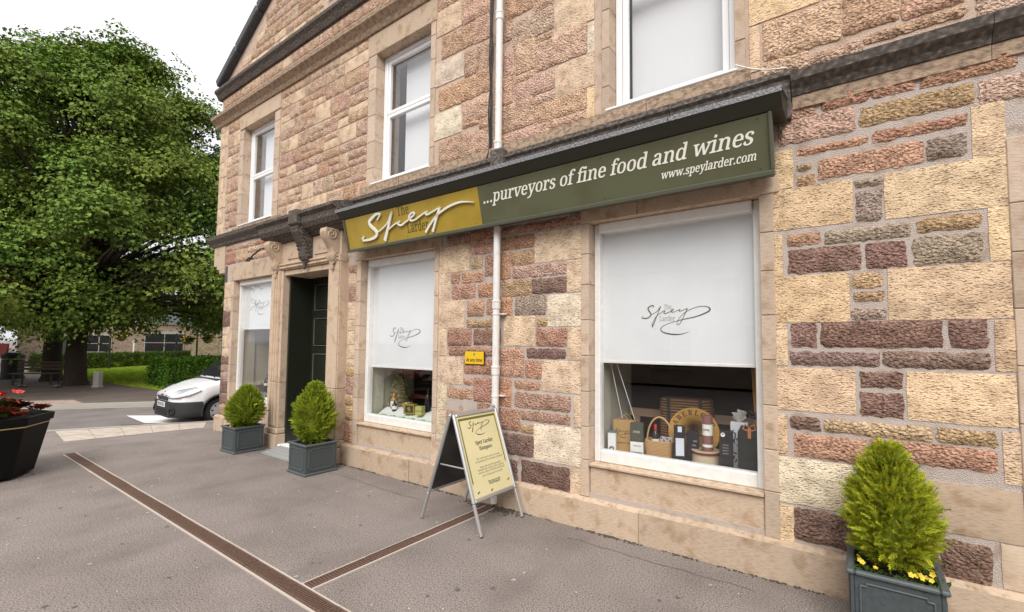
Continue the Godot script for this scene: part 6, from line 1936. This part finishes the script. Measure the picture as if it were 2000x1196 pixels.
func carton(called: String, label: String, category: String, at: Vector3, size: Vector3, m: Material, turn := 0.0) -> Node3D:
	var t := thing(called, label, category, at, turn)
	bx("box", Vector3(0, size.y * 0.5, 0), size, m, t, 0.004)
	return t

func wicker(mb: Mb, w: float, d: float, h: float, rows: int, r: float, taper := 0.0, n := 44) -> void:      # woven oblong wall: wavy canes round upright stakes
	for j in rows:
		var y := (j + 0.5) * h / rows
		var k := 1.0 + taper * y / h
		var pts := []
		for i in n + 1:
			var a := TAU * i / n
			var c := cos(a)
			var s := sin(a)
			var q := Vector2(signf(c) * pow(absf(c), 0.45) * w * 0.5 * k, signf(s) * pow(absf(s), 0.45) * d * 0.5 * k)
			var o := 1.0 + 0.022 * (1.0 if (i + j) % 2 else -1.0)
			pts.append(Vector3(q.x * o, y, q.y * o))
		mb.tube(pts, [r], 5, false)

func bottle(called: String, label: String, at: Vector3, h: float, r: float, glass: Material, cap: Material, lab: Material) -> Node3D:
	var t := thing(called, label, "bottle", at)
	var mb := Mb.new()
	mb.lathe([Vector2(0, 0.002), Vector2(r * 0.92, 0.0), Vector2(r, 0.01), Vector2(r, h * 0.58), Vector2(r * 0.8, h * 0.68), Vector2(r * 0.36, h * 0.78), Vector2(r * 0.32, h * 0.82)], Vector3.ZERO, 18)
	inst("glass", mb.mesh(), glass, t)
	mb = Mb.new()
	mb.lathe([Vector2(r * 0.36, h * 0.80), Vector2(r * 0.37, h * 0.99), Vector2(r * 0.3, h), Vector2(0, h)], Vector3.ZERO, 14)
	inst("cap", mb.mesh(), cap, t)
	mb = Mb.new()
	mb.lathe([Vector2(r * 1.01, h * 0.16), Vector2(r * 1.02, h * 0.17), Vector2(r * 1.02, h * 0.5), Vector2(r * 1.01, h * 0.51)], Vector3.ZERO, 18)
	inst("label", mb.mesh(), lab, t)
	return t

func window_goods() -> void:
	blind(-1.905, -0.615, 1.445, "white roller blind in the right shop window", -1.53, 0.57, 1.69)
	blind(-5.325, -4.015, 1.285, "white roller blind in the middle shop window", -4.955, 0.57, 1.545)
	blind(-9.15, -7.85, 1.83, "white roller blind in the left shop window", -8.80, 0.57, 2.08)
	var f := 0.621
	var white := flat("card_white", 0.72, 0.72, 0.70)
	var kraft := flat("kraft", 0.42, 0.26, 0.10, 0.8)
	var navy := flat("navy", 0.012, 0.013, 0.022, 0.35)
	var t: Node3D
	var mb: Mb
	# right window
	t = carton("small_tin", "small white tin at the left end of the right window", "tin", Vector3(-1.855, f, -0.26), Vector3(0.075, 0.19, 0.06), white, 0.2)
	sp("band", Vector3(-0.0385, 0.175, -0.031), Vector3(0.0385, 0.191, 0.031), flat("teal", 0.10, 0.16, 0.16), t, 0.002)
	mb = Mb.new()
	mb.lathe([Vector2(0.018, 0), Vector2(0.022, 0.001), Vector2(0.022, 0.002), Vector2(0.012, 0.002)], Vector3.ZERO, 14, Basis(Vector3.RIGHT, PI * 0.5))
	inst("emblem", mb.mesh(), M["black"], t, Vector3(0, 0.035, 0.031))
	t = carton("paper_bag", "brown kraft paper bag with printed logo and string handles", "bag", Vector3(-1.775, f, -0.36), Vector3(0.20, 0.285, 0.09), kraft, 0.1)
	inst("logo", strokes(LOGO_STROKES, 0.17, 0.001, 2.2), M["ink"], t, Vector3(-0.085, 0.13, 0.0452))
	text("Aviemore Deli", 0.12, M["ink"], t, Vector3(0, 0.075, 0.0452), "lettering", 0.0, false, 0.016, "Droid Serif", Vector3.ZERO, 0.001, true)
	for z in [-0.045, 0.045]:
		mb = Mb.new()
		var pts := []
		for i in 9: pts.append(Vector3(-0.05 + 0.1 * i / 8.0, 0.28 + 0.055 * sin(PI * i / 8.0), z))
		mb.tube(pts, [0.003], 5)
		inst("handle", mb.mesh(), kraft, t)
	t = carton("coffee_pouch", "upright pouch, dark olive above and white below", "pouch", Vector3(-1.62, f, -0.27), Vector3(0.115, 0.12, 0.05), white, 0.15)
	sp("upper_part", Vector3(-0.0575, 0.12, -0.022), Vector3(0.0575, 0.29, 0.022), flat("olive_dark", 0.06, 0.065, 0.045), t, 0.006)
	text("DYKER", 0.06, flat("pale_ink", 0.5, 0.5, 0.45), t, Vector3(0, 0.2, 0.0225), "lettering", 0.0, true, 0.018, "Droid Sans", Vector3.ZERO, 0.001, true)
	sp("print", Vector3(-0.03, 0.085, 0.0252), Vector3(0.04, 0.09, 0.0262), M["ink"], t, 0.0)
	sp("print", Vector3(-0.05, 0.01, 0.0252), Vector3(0.05, 0.035, 0.0262), flat("grey_print", 0.2, 0.2, 0.21), t, 0.0)
	# basket with handle and its contents
	var cane := flat("cane", 0.50, 0.31, 0.13, 0.65)
	t = thing("gift_basket", "pale wicker basket with a hoop handle", "basket", Vector3(-1.435, f, -0.33), 0.1)
	mb = Mb.new()
	wicker(mb, 0.21, 0.14, 0.15, 13, 0.0062, 0.12)
	inst("weave", mb.mesh(), cane, t)
	mb = Mb.new()
	for i in 22:
		var an := TAU * i / 22
		var c := cos(an)
		var s := sin(an)
		var q := Vector3(signf(c) * pow(absf(c), 0.45) * 0.105, 0, signf(s) * pow(absf(s), 0.45) * 0.07)
		mb.tube([q, q * 1.12 + Vector3(0, 0.155, 0)], [0.004], 5)
	mb.box(Vector3(0, 0.006, 0), Vector3(0.2, 0.012, 0.13), 0.004)
	inst("stakes", mb.mesh(), cane, t)
	mb = Mb.new()
	var hp := []
	for i in 17: hp.append(Vector3(-cos(PI * i / 16.0) * 0.112, 0.13 + sin(PI * i / 16.0) * 0.215, 0))
	mb.tube(hp, [0.008], 8)
	inst("handle", mb.mesh(), cane, t)
	bottle("wine_bottle", "dark bottle with a red cap in the wicker basket", Vector3(-1.475, f + 0.03, -0.33), 0.25, 0.033, flat("dark_glass", 0.012, 0.014, 0.01, 0.12), flat("cap_red", 0.55, 0.02, 0.015, 0.4), white)
	for q in [[-1.40, 0.135, "white and purple packet on the left in the wicker basket", -0.3], [-1.36, 0.13, "white and purple packet on the right in the wicker basket", 0.5]]:
		t = carton("snack_packet", q[2], "packet", Vector3(q[0], f + 0.06, -0.33), Vector3(0.06, 0.12, 0.03), flat("packet", 0.5, 0.48, 0.5, 0.3), q[3])
		for i in 5: bx("print", Vector3(-0.015 + 0.009 * (i % 4), 0.03 + i * 0.02, 0.0155), Vector3(0.02, 0.01, 0.002), flat("plum", 0.07, 0.02, 0.05), t, 0.0, Vector3(0, 0, i * 0.7))
	t = carton("navy_carton", "tall navy carton with a white label near the basket", "box", Vector3(-1.245, f, -0.27), Vector3(0.092, 0.30, 0.092), navy, 0.35)
	sp("label", Vector3(-0.033, 0.06, 0.0462), Vector3(0.033, 0.205, 0.0472), flat("label_blue", 0.58, 0.63, 0.70), t, 0.0)
	sp("seal", Vector3(-0.016, 0.255, 0.0462), Vector3(0.016, 0.3008, 0.0472), flat("label_blue", 0.58, 0.63, 0.70), t, 0.0)
	t = carton("navy_carton", "navy carton with grey print standing behind the labelled one", "box", Vector3(-1.165, f, -0.37), Vector3(0.1, 0.25, 0.09), navy, 0.25)
	for i in 4: bx("print", Vector3(0.01 + 0.01 * (i % 2), 0.07 + i * 0.035, 0.0455), Vector3(0.03, 0.012, 0.001), flat("grey_print", 0.2, 0.2, 0.21), t, 0.0)
	# round wooden barrel head with lettering
	t = thing("barrel_head", "round golden wooden barrel head lettered ABERLOUR", "barrel head", Vector3(-1.195, f + 0.215, -0.50), 0.12)
	t.rotation.x = -0.12
	mb = Mb.new()
	mb.lathe([Vector2(0, -0.012), Vector2(0.212, -0.012), Vector2(0.215, -0.008), Vector2(0.215, 0.008), Vector2(0.212, 0.012), Vector2(0, 0.012)], Vector3.ZERO, 48, Basis(Vector3.RIGHT, PI * 0.5))
	var wood := mat("barrel_wood", Color(0.50, 0.27, 0.045), 0.5)
	skin(wood, nz(71, 0.01, FastNoiseLite.TYPE_SIMPLEX, 5, [[0.0, grey(0.7)], [0.5, grey(0.95)], [1.0, Color.WHITE]]), Vector3(1, 7, 1), null, 0.0, null, Vector3.ONE, false)
	inst("disc", mb.mesh(), wood, t)
	var word := "ABERLOUR"
	for i in word.length():
		var an := deg_to_rad(63.0 - i * 18.0)
		text(word[i], 0.036 if word[i] != "L" else 0.032, M["black"], t, Vector3(-sin(an) * 0.150, cos(an) * 0.150, 0.0125), "lettering", 0.0, true, 0.046, "Droid Serif", Vector3(0, 0, an), 0.001, true)
	mb = Mb.new()
	for k in 11:
		var an := TAU * k / 11
		mb.box(Vector3(cos(an) * 0.03, sin(an) * 0.022 + 0.005, 0.0132), Vector3(0.018, 0.006, 0.001), 0.0, Basis(Vector3.BACK, an))
		mb.box(Vector3(-0.06 + k * 0.012, -0.02 + 0.006 * (k % 2), 0.0132), Vector3(0.008, 0.018, 0.001), 0.0, Basis(Vector3.BACK, k * 0.5))
	inst("emblem", mb.mesh(), M["black"], t)
	# hamper behind
	var brown := flat("brown_cane", 0.20, 0.105, 0.045, 0.6)
	t = thing("wicker_hamper", "dark brown wicker hamper with black straps behind the barrel head", "hamper", Vector3(-1.31, f, -0.70), 0.1)
	mb = Mb.new()
	wicker(mb, 0.44, 0.22, 0.36, 15, 0.012, 0.0, 64)
	inst("weave", mb.mesh(), brown, t)
	mb = Mb.new()
	mb.span(Vector3(-0.205, 0.0, -0.095), Vector3(0.205, 0.36, 0.095), 0.02)
	inst("lining", mb.mesh(), flat("weave_shade", 0.06, 0.03, 0.015), t)  # solid core in darkened cane colour, painting the shade between the canes
	mb = Mb.new()
	wicker(mb, 0.45, 0.23, 0.12, 5, 0.012, -0.04, 64)
	mb.span(Vector3(-0.215, 0.10, -0.1), Vector3(0.215, 0.122, 0.1), 0.01)
	inst("lid", mb.mesh(), brown, t, Vector3(0, 0.365, 0))
	for x in [-0.14, 0.14]: sp("strap", Vector3(x - 0.014, 0.2, 0.112), Vector3(x + 0.014, 0.49, 0.128), M["black"], t, 0.003)
	# hat box and the tube on it
	t = thing("hat_box", "round cream box with a dark red band", "box", Vector3(-1.055, f, -0.36))
	mb = Mb.new()
	mb.lathe([Vector2(0, 0.0), Vector2(0.112, 0.0), Vector2(0.112, 0.082)], Vector3.ZERO, 36)
	inst("drum", mb.mesh(), flat("cream_card", 0.50, 0.43, 0.29, 0.8), t)
	mb = Mb.new()
	mb.lathe([Vector2(0.112, 0.08), Vector2(0.117, 0.08), Vector2(0.117, 0.108), Vector2(0.112, 0.112), Vector2(0, 0.112)], Vector3.ZERO, 36)
	inst("lid", mb.mesh(), flat("cream_lid", 0.46, 0.37, 0.25, 0.8), t)
	mb = Mb.new()
	mb.lathe([Vector2(0.1172, 0.083), Vector2(0.1176, 0.084), Vector2(0.1176, 0.103), Vector2(0.1172, 0.104)], Vector3.ZERO, 36)
	inst("band", mb.mesh(), flat("dark_red", 0.14, 0.02, 0.015), t)
	t = thing("whisky_tube", "tall dusky pink tube standing on the round cream box", "tube", Vector3(-1.035, f + 0.1125, -0.34))
	mb = Mb.new()
	mb.lathe([Vector2(0, 0), Vector2(0.041, 0.0), Vector2(0.041, 0.285), Vector2(0.039, 0.288), Vector2(0, 0.288)], Vector3.ZERO, 28)
	inst("tube", mb.mesh(), flat("dusky", 0.22, 0.095, 0.085, 0.5), t)
	for q in [[0.03, 0.052, "band"], [0.125, 0.215, "label"]]:
		mb = Mb.new()
		mb.lathe([Vector2(0.0412, q[0]), Vector2(0.0416, q[0] + 0.001), Vector2(0.0416, q[1] - 0.001), Vector2(0.0412, q[1])], Vector3.ZERO, 28)
		inst(q[2], mb.mesh(), white, t)
	sp("print", Vector3(-0.025, 0.165, 0.0405), Vector3(0.025, 0.18, 0.0425), M["ink_faint"], t, 0.0)
	t = carton("black_carton", "tall black carton with a round white badge", "box", Vector3(-0.875, f, -0.27), Vector3(0.095, 0.305, 0.09), flat("black_card", 0.012, 0.012, 0.014, 0.35), 0.3)
	mb = Mb.new()
	mb.lathe([Vector2(0.017, 0), Vector2(0.016, 0.001), Vector2(0, 0.0012)], Vector3.ZERO, 16, Basis(Vector3.RIGHT, PI * 0.5))
	inst("badge", mb.mesh(), white, t, Vector3(-0.028, 0.275, 0.0452))
	for i in 4: bx("print", Vector3(-0.01, 0.13 + i * 0.022, 0.0455), Vector3(0.045, 0.006, 0.001), flat("grey_print", 0.2, 0.2, 0.21), t, 0.0)
	t = carton("floral_gift_bag", "white gift bag with a dark leaf pattern and grey tissue", "bag", Vector3(-0.80, f, -0.40), Vector3(0.13, 0.36, 0.08), flat("gift_white", 0.60, 0.62, 0.66), 0.1)
	var g := RandomNumberGenerator.new()
	g.seed = 15
	for i in 26:
		mb = Mb.new()
		mb.tube([Vector3(-0.02, 0, 0), Vector3(0, 0.004, 0), Vector3(0.02, 0, 0)], [0.001, 0.007, 0.001], 5)
		var o := inst("leaf_print", mb.mesh(), flat("leaf_print", 0.03, 0.035, 0.06), t, Vector3(g.randf_range(-0.05, 0.05), 0.02 + 0.32 * i / 26.0, 0.0402), Vector3(0, 0, g.randf() * TAU))
		o.scale = Vector3(1, 1, 0.12)
	mb = Mb.new()
	for i in 6:
		var an := i * 1.1
		mb.poly([Vector3(0, 0.35, 0), Vector3(0.06 * cos(an), 0.44 + 0.02 * sin(i * 2.0), 0.03 * sin(an)), Vector3(0.06 * cos(an + 1.3), 0.42 + 0.03 * cos(i * 1.7), 0.03 * sin(an + 1.3))], Vector3(0, 0.3, 1))
	inst("tissue", mb.mesh(), flat("tissue", 0.42, 0.42, 0.38, 0.9), t)
	t = thing("dark_gift_bag", "dark green gift bag with an orange ribbon at the window's right end", "bag", Vector3(-0.70, f, -0.25), 0.15)
	mb = Mb.new()
	mb.extrude(PackedVector2Array([Vector2(-0.082, 0), Vector2(0.082, 0), Vector2(0.082, 0.31), Vector2(0.06, 0.355), Vector2(-0.06, 0.355), Vector2(-0.082, 0.31)]), -0.04, 0.04)
	inst("bag", mb.mesh(), flat("bottle_green", 0.008, 0.013, 0.012, 0.45), t)
	mb = Mb.new()
	for s in [-1.0, 1.0]:
		mb.tube([Vector3(0, 0.35, 0.03), Vector3(s * 0.03, 0.375, 0.035), Vector3(s * 0.045, 0.34, 0.045), Vector3(s * 0.012, 0.33, 0.045)], [0.006], 6)
	mb.span(Vector3(-0.012, 0.27, 0.041), Vector3(0.012, 0.35, 0.046), 0.002)
	inst("ribbon", mb.mesh(), flat("orange_ribbon", 0.45, 0.17, 0.05), t)
	t = thing("wheat_sheaf", "bound sheaf of golden straw in the window's right corner", "straw sheaf", Vector3(-0.67, f, -0.42))
	var straw := flat("straw", 0.42, 0.22, 0.06, 0.8)
	mb = Mb.new()
	for i in 70:
		var an := g.randf() * TAU
		var r := sqrt(g.randf())
		var d := Vector3(cos(an), 0, sin(an)) * r
		mb.tube([d * 0.055, d * 0.022 + Vector3(0, 0.42, 0), d * 0.045 + Vector3(0, 0.86, 0)], [0.003], 4)
	inst("stalks", mb.mesh(), straw, t)
	mb = Mb.new()
	mb.lathe([Vector2(0.026, 0.39), Vector2(0.032, 0.41), Vector2(0.032, 0.43), Vector2(0.026, 0.45)], Vector3.ZERO, 12)
	for s in [-1.0, 1.0]: mb.tube([Vector3(0, 0.42, 0.03), Vector3(s * 0.05, 0.46, 0.035), Vector3(s * 0.055, 0.41, 0.035), Vector3(0, 0.415, 0.032)], [0.007], 6)
	inst("tie", mb.mesh(), flat("tie_brown", 0.05, 0.025, 0.015), t)
	t = thing("display_rail", "pale wooden rail behind the goods in the right window", "rail")
	sp("rail", Vector3(-1.93, 0.88, -0.86), Vector3(-0.6, 0.96, -0.82), flat("pale_wood", 0.36, 0.24, 0.16), t)
	for x in [-1.85, -0.66]: sp("post", Vector3(x - 0.03, 0.62, -0.855), Vector3(x + 0.03, 0.88, -0.825), M["pale_wood"], t)
	t = thing("blind_cords", "two pale blind cords hanging in the right window", "cord")
	for q in [[-1.90, -1.80], [-1.86, -1.68]]:
		mb = Mb.new()
		mb.tube([Vector3(q[0], 1.6, -0.24), Vector3(q[1], 0.92, -0.36)], [0.0035], 5)
		inst("cord", mb.mesh(), white, t)
	# middle window
	t = thing("display_cloth", "white cloth with a green hem in the middle window", "cloth")
	mb = Mb.new()
	var rows := []
	for j in 14:
		var row := []
		for i in 60:
			var x := lerpf(-5.30, -4.02, i / 59.0)
			var z := lerpf(-0.235, -0.72, j / 13.0)
			var rise := 0.02 + 0.09 * smoothstep(0.0, 0.45, j / 13.0)
			row.append(Vector3(x, f + rise + 0.016 * soft.get_noise_2d(x * 260.0, z * 260.0) * (0.4 + j / 13.0), z))
		rows.append(row)
	mb.ring_strip(rows, false)
	inst("cloth", mb.mesh(), flat("linen", 0.66, 0.67, 0.64, 0.9), t)
	mb = Mb.new()
	var pts := []
	for i in 40: pts.append(Vector3(lerpf(-5.30, -4.02, i / 39.0), f + 0.016 + 0.012 * sin(i * 1.7) * sin(i * 0.6), -0.225 + 0.006 * sin(i * 2.1)))
	mb.tube(pts, [0.02], 7)
	inst("hem", mb.mesh(), flat("leaf_green", 0.07, 0.38, 0.06, 0.5), t)
	var y0 := f + 0.105
	t = thing("patterned_tree", "speckled gold cone-shaped ornament in the middle window", "ornament", Vector3(-5.22, y0, -0.56))
	mb = Mb.new()
	for i in 9:
		mb.lathe([Vector2(0.15 - i * 0.014, 0), Vector2(0.16 - i * 0.0145, 0.012), Vector2(0.13 - i * 0.0125, 0.062)], Vector3(0, i * 0.058, 0), 18)
	inst("cone", mb.mesh(), flat("cone_olive", 0.13, 0.11, 0.05, 0.6), t)
	mb = Mb.new()
	for i in 150:
		var an := g.randf() * TAU
		var u := g.randf()
		var r := lerpf(0.158, 0.035, u)
		mb.box(Vector3(cos(an) * r, u * 0.52 + 0.01, sin(an) * r), Vector3(0.016, 0.012, 0.012), 0.003, Basis(Vector3.UP, g.randf() * 3.0))
	inst("speckle", mb.mesh(), flat("cone_cream", 0.52, 0.46, 0.28, 0.6), t)
	var amber := flat("amber", 0.36, 0.20, 0.06, 0.15)
	bottle("small_bottle", "amber bottle with a pale label in the middle window", Vector3(-5.16, y0 - 0.02, -0.42), 0.21, 0.045, amber, cane, white)
	bottle("small_bottle", "little dark jar bottle in front of the amber one", Vector3(-5.07, y0 - 0.03, -0.36), 0.125, 0.035, flat("dark_glass", 0.012, 0.014, 0.01, 0.12), M["black"], white)
	t = carton("small_basket_box", "small tan box with a ribbon behind the bottles", "box", Vector3(-4.97, y0 - 0.01, -0.50), Vector3(0.11, 0.08, 0.09), flat("tan_box", 0.42, 0.22, 0.08), 0.3)
	bx("ribbon", Vector3(0, 0.042, 0), Vector3(0.02, 0.084, 0.092), white, t, 0.001)
	t = carton("gold_tin", "square gold tin with a dark picture panel", "tin", Vector3(-4.71, y0 - 0.035, -0.33), Vector3(0.165, 0.125, 0.09), flat("tin_gold", 0.34, 0.27, 0.06, 0.35, 0.3), 0.25)
	sp("picture", Vector3(-0.055, 0.02, 0.0452), Vector3(0.065, 0.11, 0.0462), flat("picture_dark", 0.04, 0.04, 0.02), t, 0.0)
	bx("motif", Vector3(0.005, 0.065, 0.0468), Vector3(0.04, 0.05, 0.001), flat("tin_gold", 0.34, 0.27, 0.06), t, 0.0, Vector3(0, 0, 0.5))
	t = carton("green_canister", "pale yellow-green canister below the dark bottle", "tin", Vector3(-4.51, y0 - 0.03, -0.31), Vector3(0.10, 0.11, 0.08), flat("canister", 0.42, 0.42, 0.13, 0.4), 0.2)
	sp("band", Vector3(-0.0505, 0.045, -0.0405), Vector3(0.0505, 0.06, 0.0405), flat("tin_gold", 0.34, 0.27, 0.06), t, 0.001)
	bottle("wine_bottle", "tall black wine bottle in the middle window", Vector3(-4.50, y0 - 0.01, -0.43), 0.30, 0.038, flat("dark_glass", 0.012, 0.014, 0.01, 0.12), navy, navy)
	t = thing("display_rail", "dark red rail behind the cloth in the middle window", "rail")
	sp("rail", Vector3(-5.3, 0.82, -0.82), Vector3(-4.02, 0.87, -0.78), M["rail_red"], t)
	for x in [-5.25, -4.07]: sp("post", Vector3(x - 0.03, 0.62, -0.815), Vector3(x + 0.03, 0.82, -0.785), M["rail_red"], t)
	# left window
	t = thing("wine_bucket", "dark brown wicker bucket in the left shop window", "bucket", Vector3(-8.75, f, -0.42))
	mb = Mb.new()
	wicker(mb, 0.24, 0.22, 0.2, 10, 0.0105, 0.25)
	inst("weave", mb.mesh(), flat("bucket_brown", 0.06, 0.03, 0.025), t)
	for s in [-1.0, 1.0]:
		mb = Mb.new()
		mb.tube([Vector3(s * 0.14, 0.18, -0.03), Vector3(s * 0.17, 0.24, 0), Vector3(s * 0.14, 0.18, 0.03)], [0.008], 6)
		inst("handle", mb.mesh(), M["bucket_brown"], t)
	bottle("champagne_bottle", "dark bottle with silver neck in the left window bucket", Vector3(-8.73, f + 0.06, -0.42), 0.34, 0.042, flat("dark_glass", 0.012, 0.014, 0.01, 0.12), M["chrome"], white)
	for q in [[-8.62, "green cushion right of the wicker bucket in the left window", 0.05], [-8.85, "green cushion left of the wicker bucket in the left window", -0.1], [-8.42, "grey-green cushion at the right of the left window", 0.3]]:
		t = thing("cushion", q[1], "cushion", Vector3(q[0], f, -0.30), q[2])
		mb = Mb.new()
		mb.box(Vector3(0, 0.045, 0), Vector3(0.2, 0.09, 0.14), 0.035)
		inst("pad", mb.mesh(), flat("cushion_green", 0.10, 0.17, 0.13, 0.9), t)
	# curtains and blinds upstairs
	t = thing("net_curtain", "white net curtain in the large upper right window", "curtain")
	inst("cloth", drape(-1.66, -0.80, 3.76, 5.42, -0.30, 0.0004), M["curtain"], t)
	t = thing("net_curtain", "white net curtain in the upper middle window", "curtain")
	inst("cloth", drape(-4.9, -4.2, 3.76, 5.42, -0.30, 0.0004), M["curtain"], t)
	t = thing("net_curtain", "white blind drawn in the upper left window", "curtain")
	inst("cloth", drape(-8.75, -7.97, 3.76, 5.44, -0.26, 0.003), M["curtain"], t)
	# loose bits on the pavement
	t = thing("pale_pebbles", "scattered pale bits of grit on the pavement", "grit")
	t.set_meta("kind", "stuff")
	mb = Mb.new()
	for i in 160:
		var p := Vector3(g.randf_range(-9.0, 0.5), 0.003, g.randf_range(0.2, 3.0))
		var s := g.randf_range(0.003, 0.009)
		mb.box(p, Vector3(s, s * 0.7, s * 1.2), s * 0.3, Basis(Vector3.UP, g.randf() * 3.0))
	inst("grit", mb.mesh(), flat("grit", 0.6, 0.57, 0.53, 0.9), t)
	t = thing("wall_foot_dirt", "dark dirt and moss crumbs along the foot of the wall", "dirt")
	t.set_meta("kind", "stuff")
	mb = Mb.new()
	for i in 900:
		var x := g.randf_range(-5.6, 0.6)
		var k := soft.get_noise_1d(x * 40.0)
		if k < -0.15: continue
		var s := g.randf_range(0.004, 0.013) * (1.0 + maxf(0.0, k))
		mb.box(Vector3(x, 0.002, 0.062 + absf(g.randfn()) * 0.016), Vector3(s * 1.5, s * 0.7, s), s * 0.25, Basis(Vector3.UP, g.randf() * 3.0))
	for i in 220:
		mb.box(Vector3(-2.95 + g.randfn() * 0.13, 0.003, 0.11 + absf(g.randfn()) * 0.05), Vector3(0.02, 0.012, 0.014) * g.randf_range(0.5, 1.2), 0.003, Basis(Vector3.UP, g.randf() * 3.0))
	inst("crumbs", mb.mesh(), flat("wall_dirt", 0.075, 0.06, 0.045, 1.0), t)
	t = thing("gum_spots", "flat pale and dark gum spots trodden into the pavement", "gum")
	t.set_meta("kind", "stuff")
	for tone in [["gum_pale", 0.34, 0.32, 0.30], ["gum_dark", 0.11, 0.10, 0.095]]:
		mb = Mb.new()
		for i in 70:
			var c := Vector3(g.randf_range(-8.5, 0.6), 0.0035, g.randf_range(0.35, 3.2))
			var r := g.randf_range(0.008, 0.02)
			var ring := []
			for k in 8:
				var an := TAU * k / 8
				ring.append(c + Vector3(cos(an), 0, sin(an)) * r * g.randf_range(0.7, 1.15))
			mb.poly(ring, Vector3.UP)
		inst("spots", mb.mesh(), flat(tone[0], tone[1], tone[2], tone[3], 0.8), t)
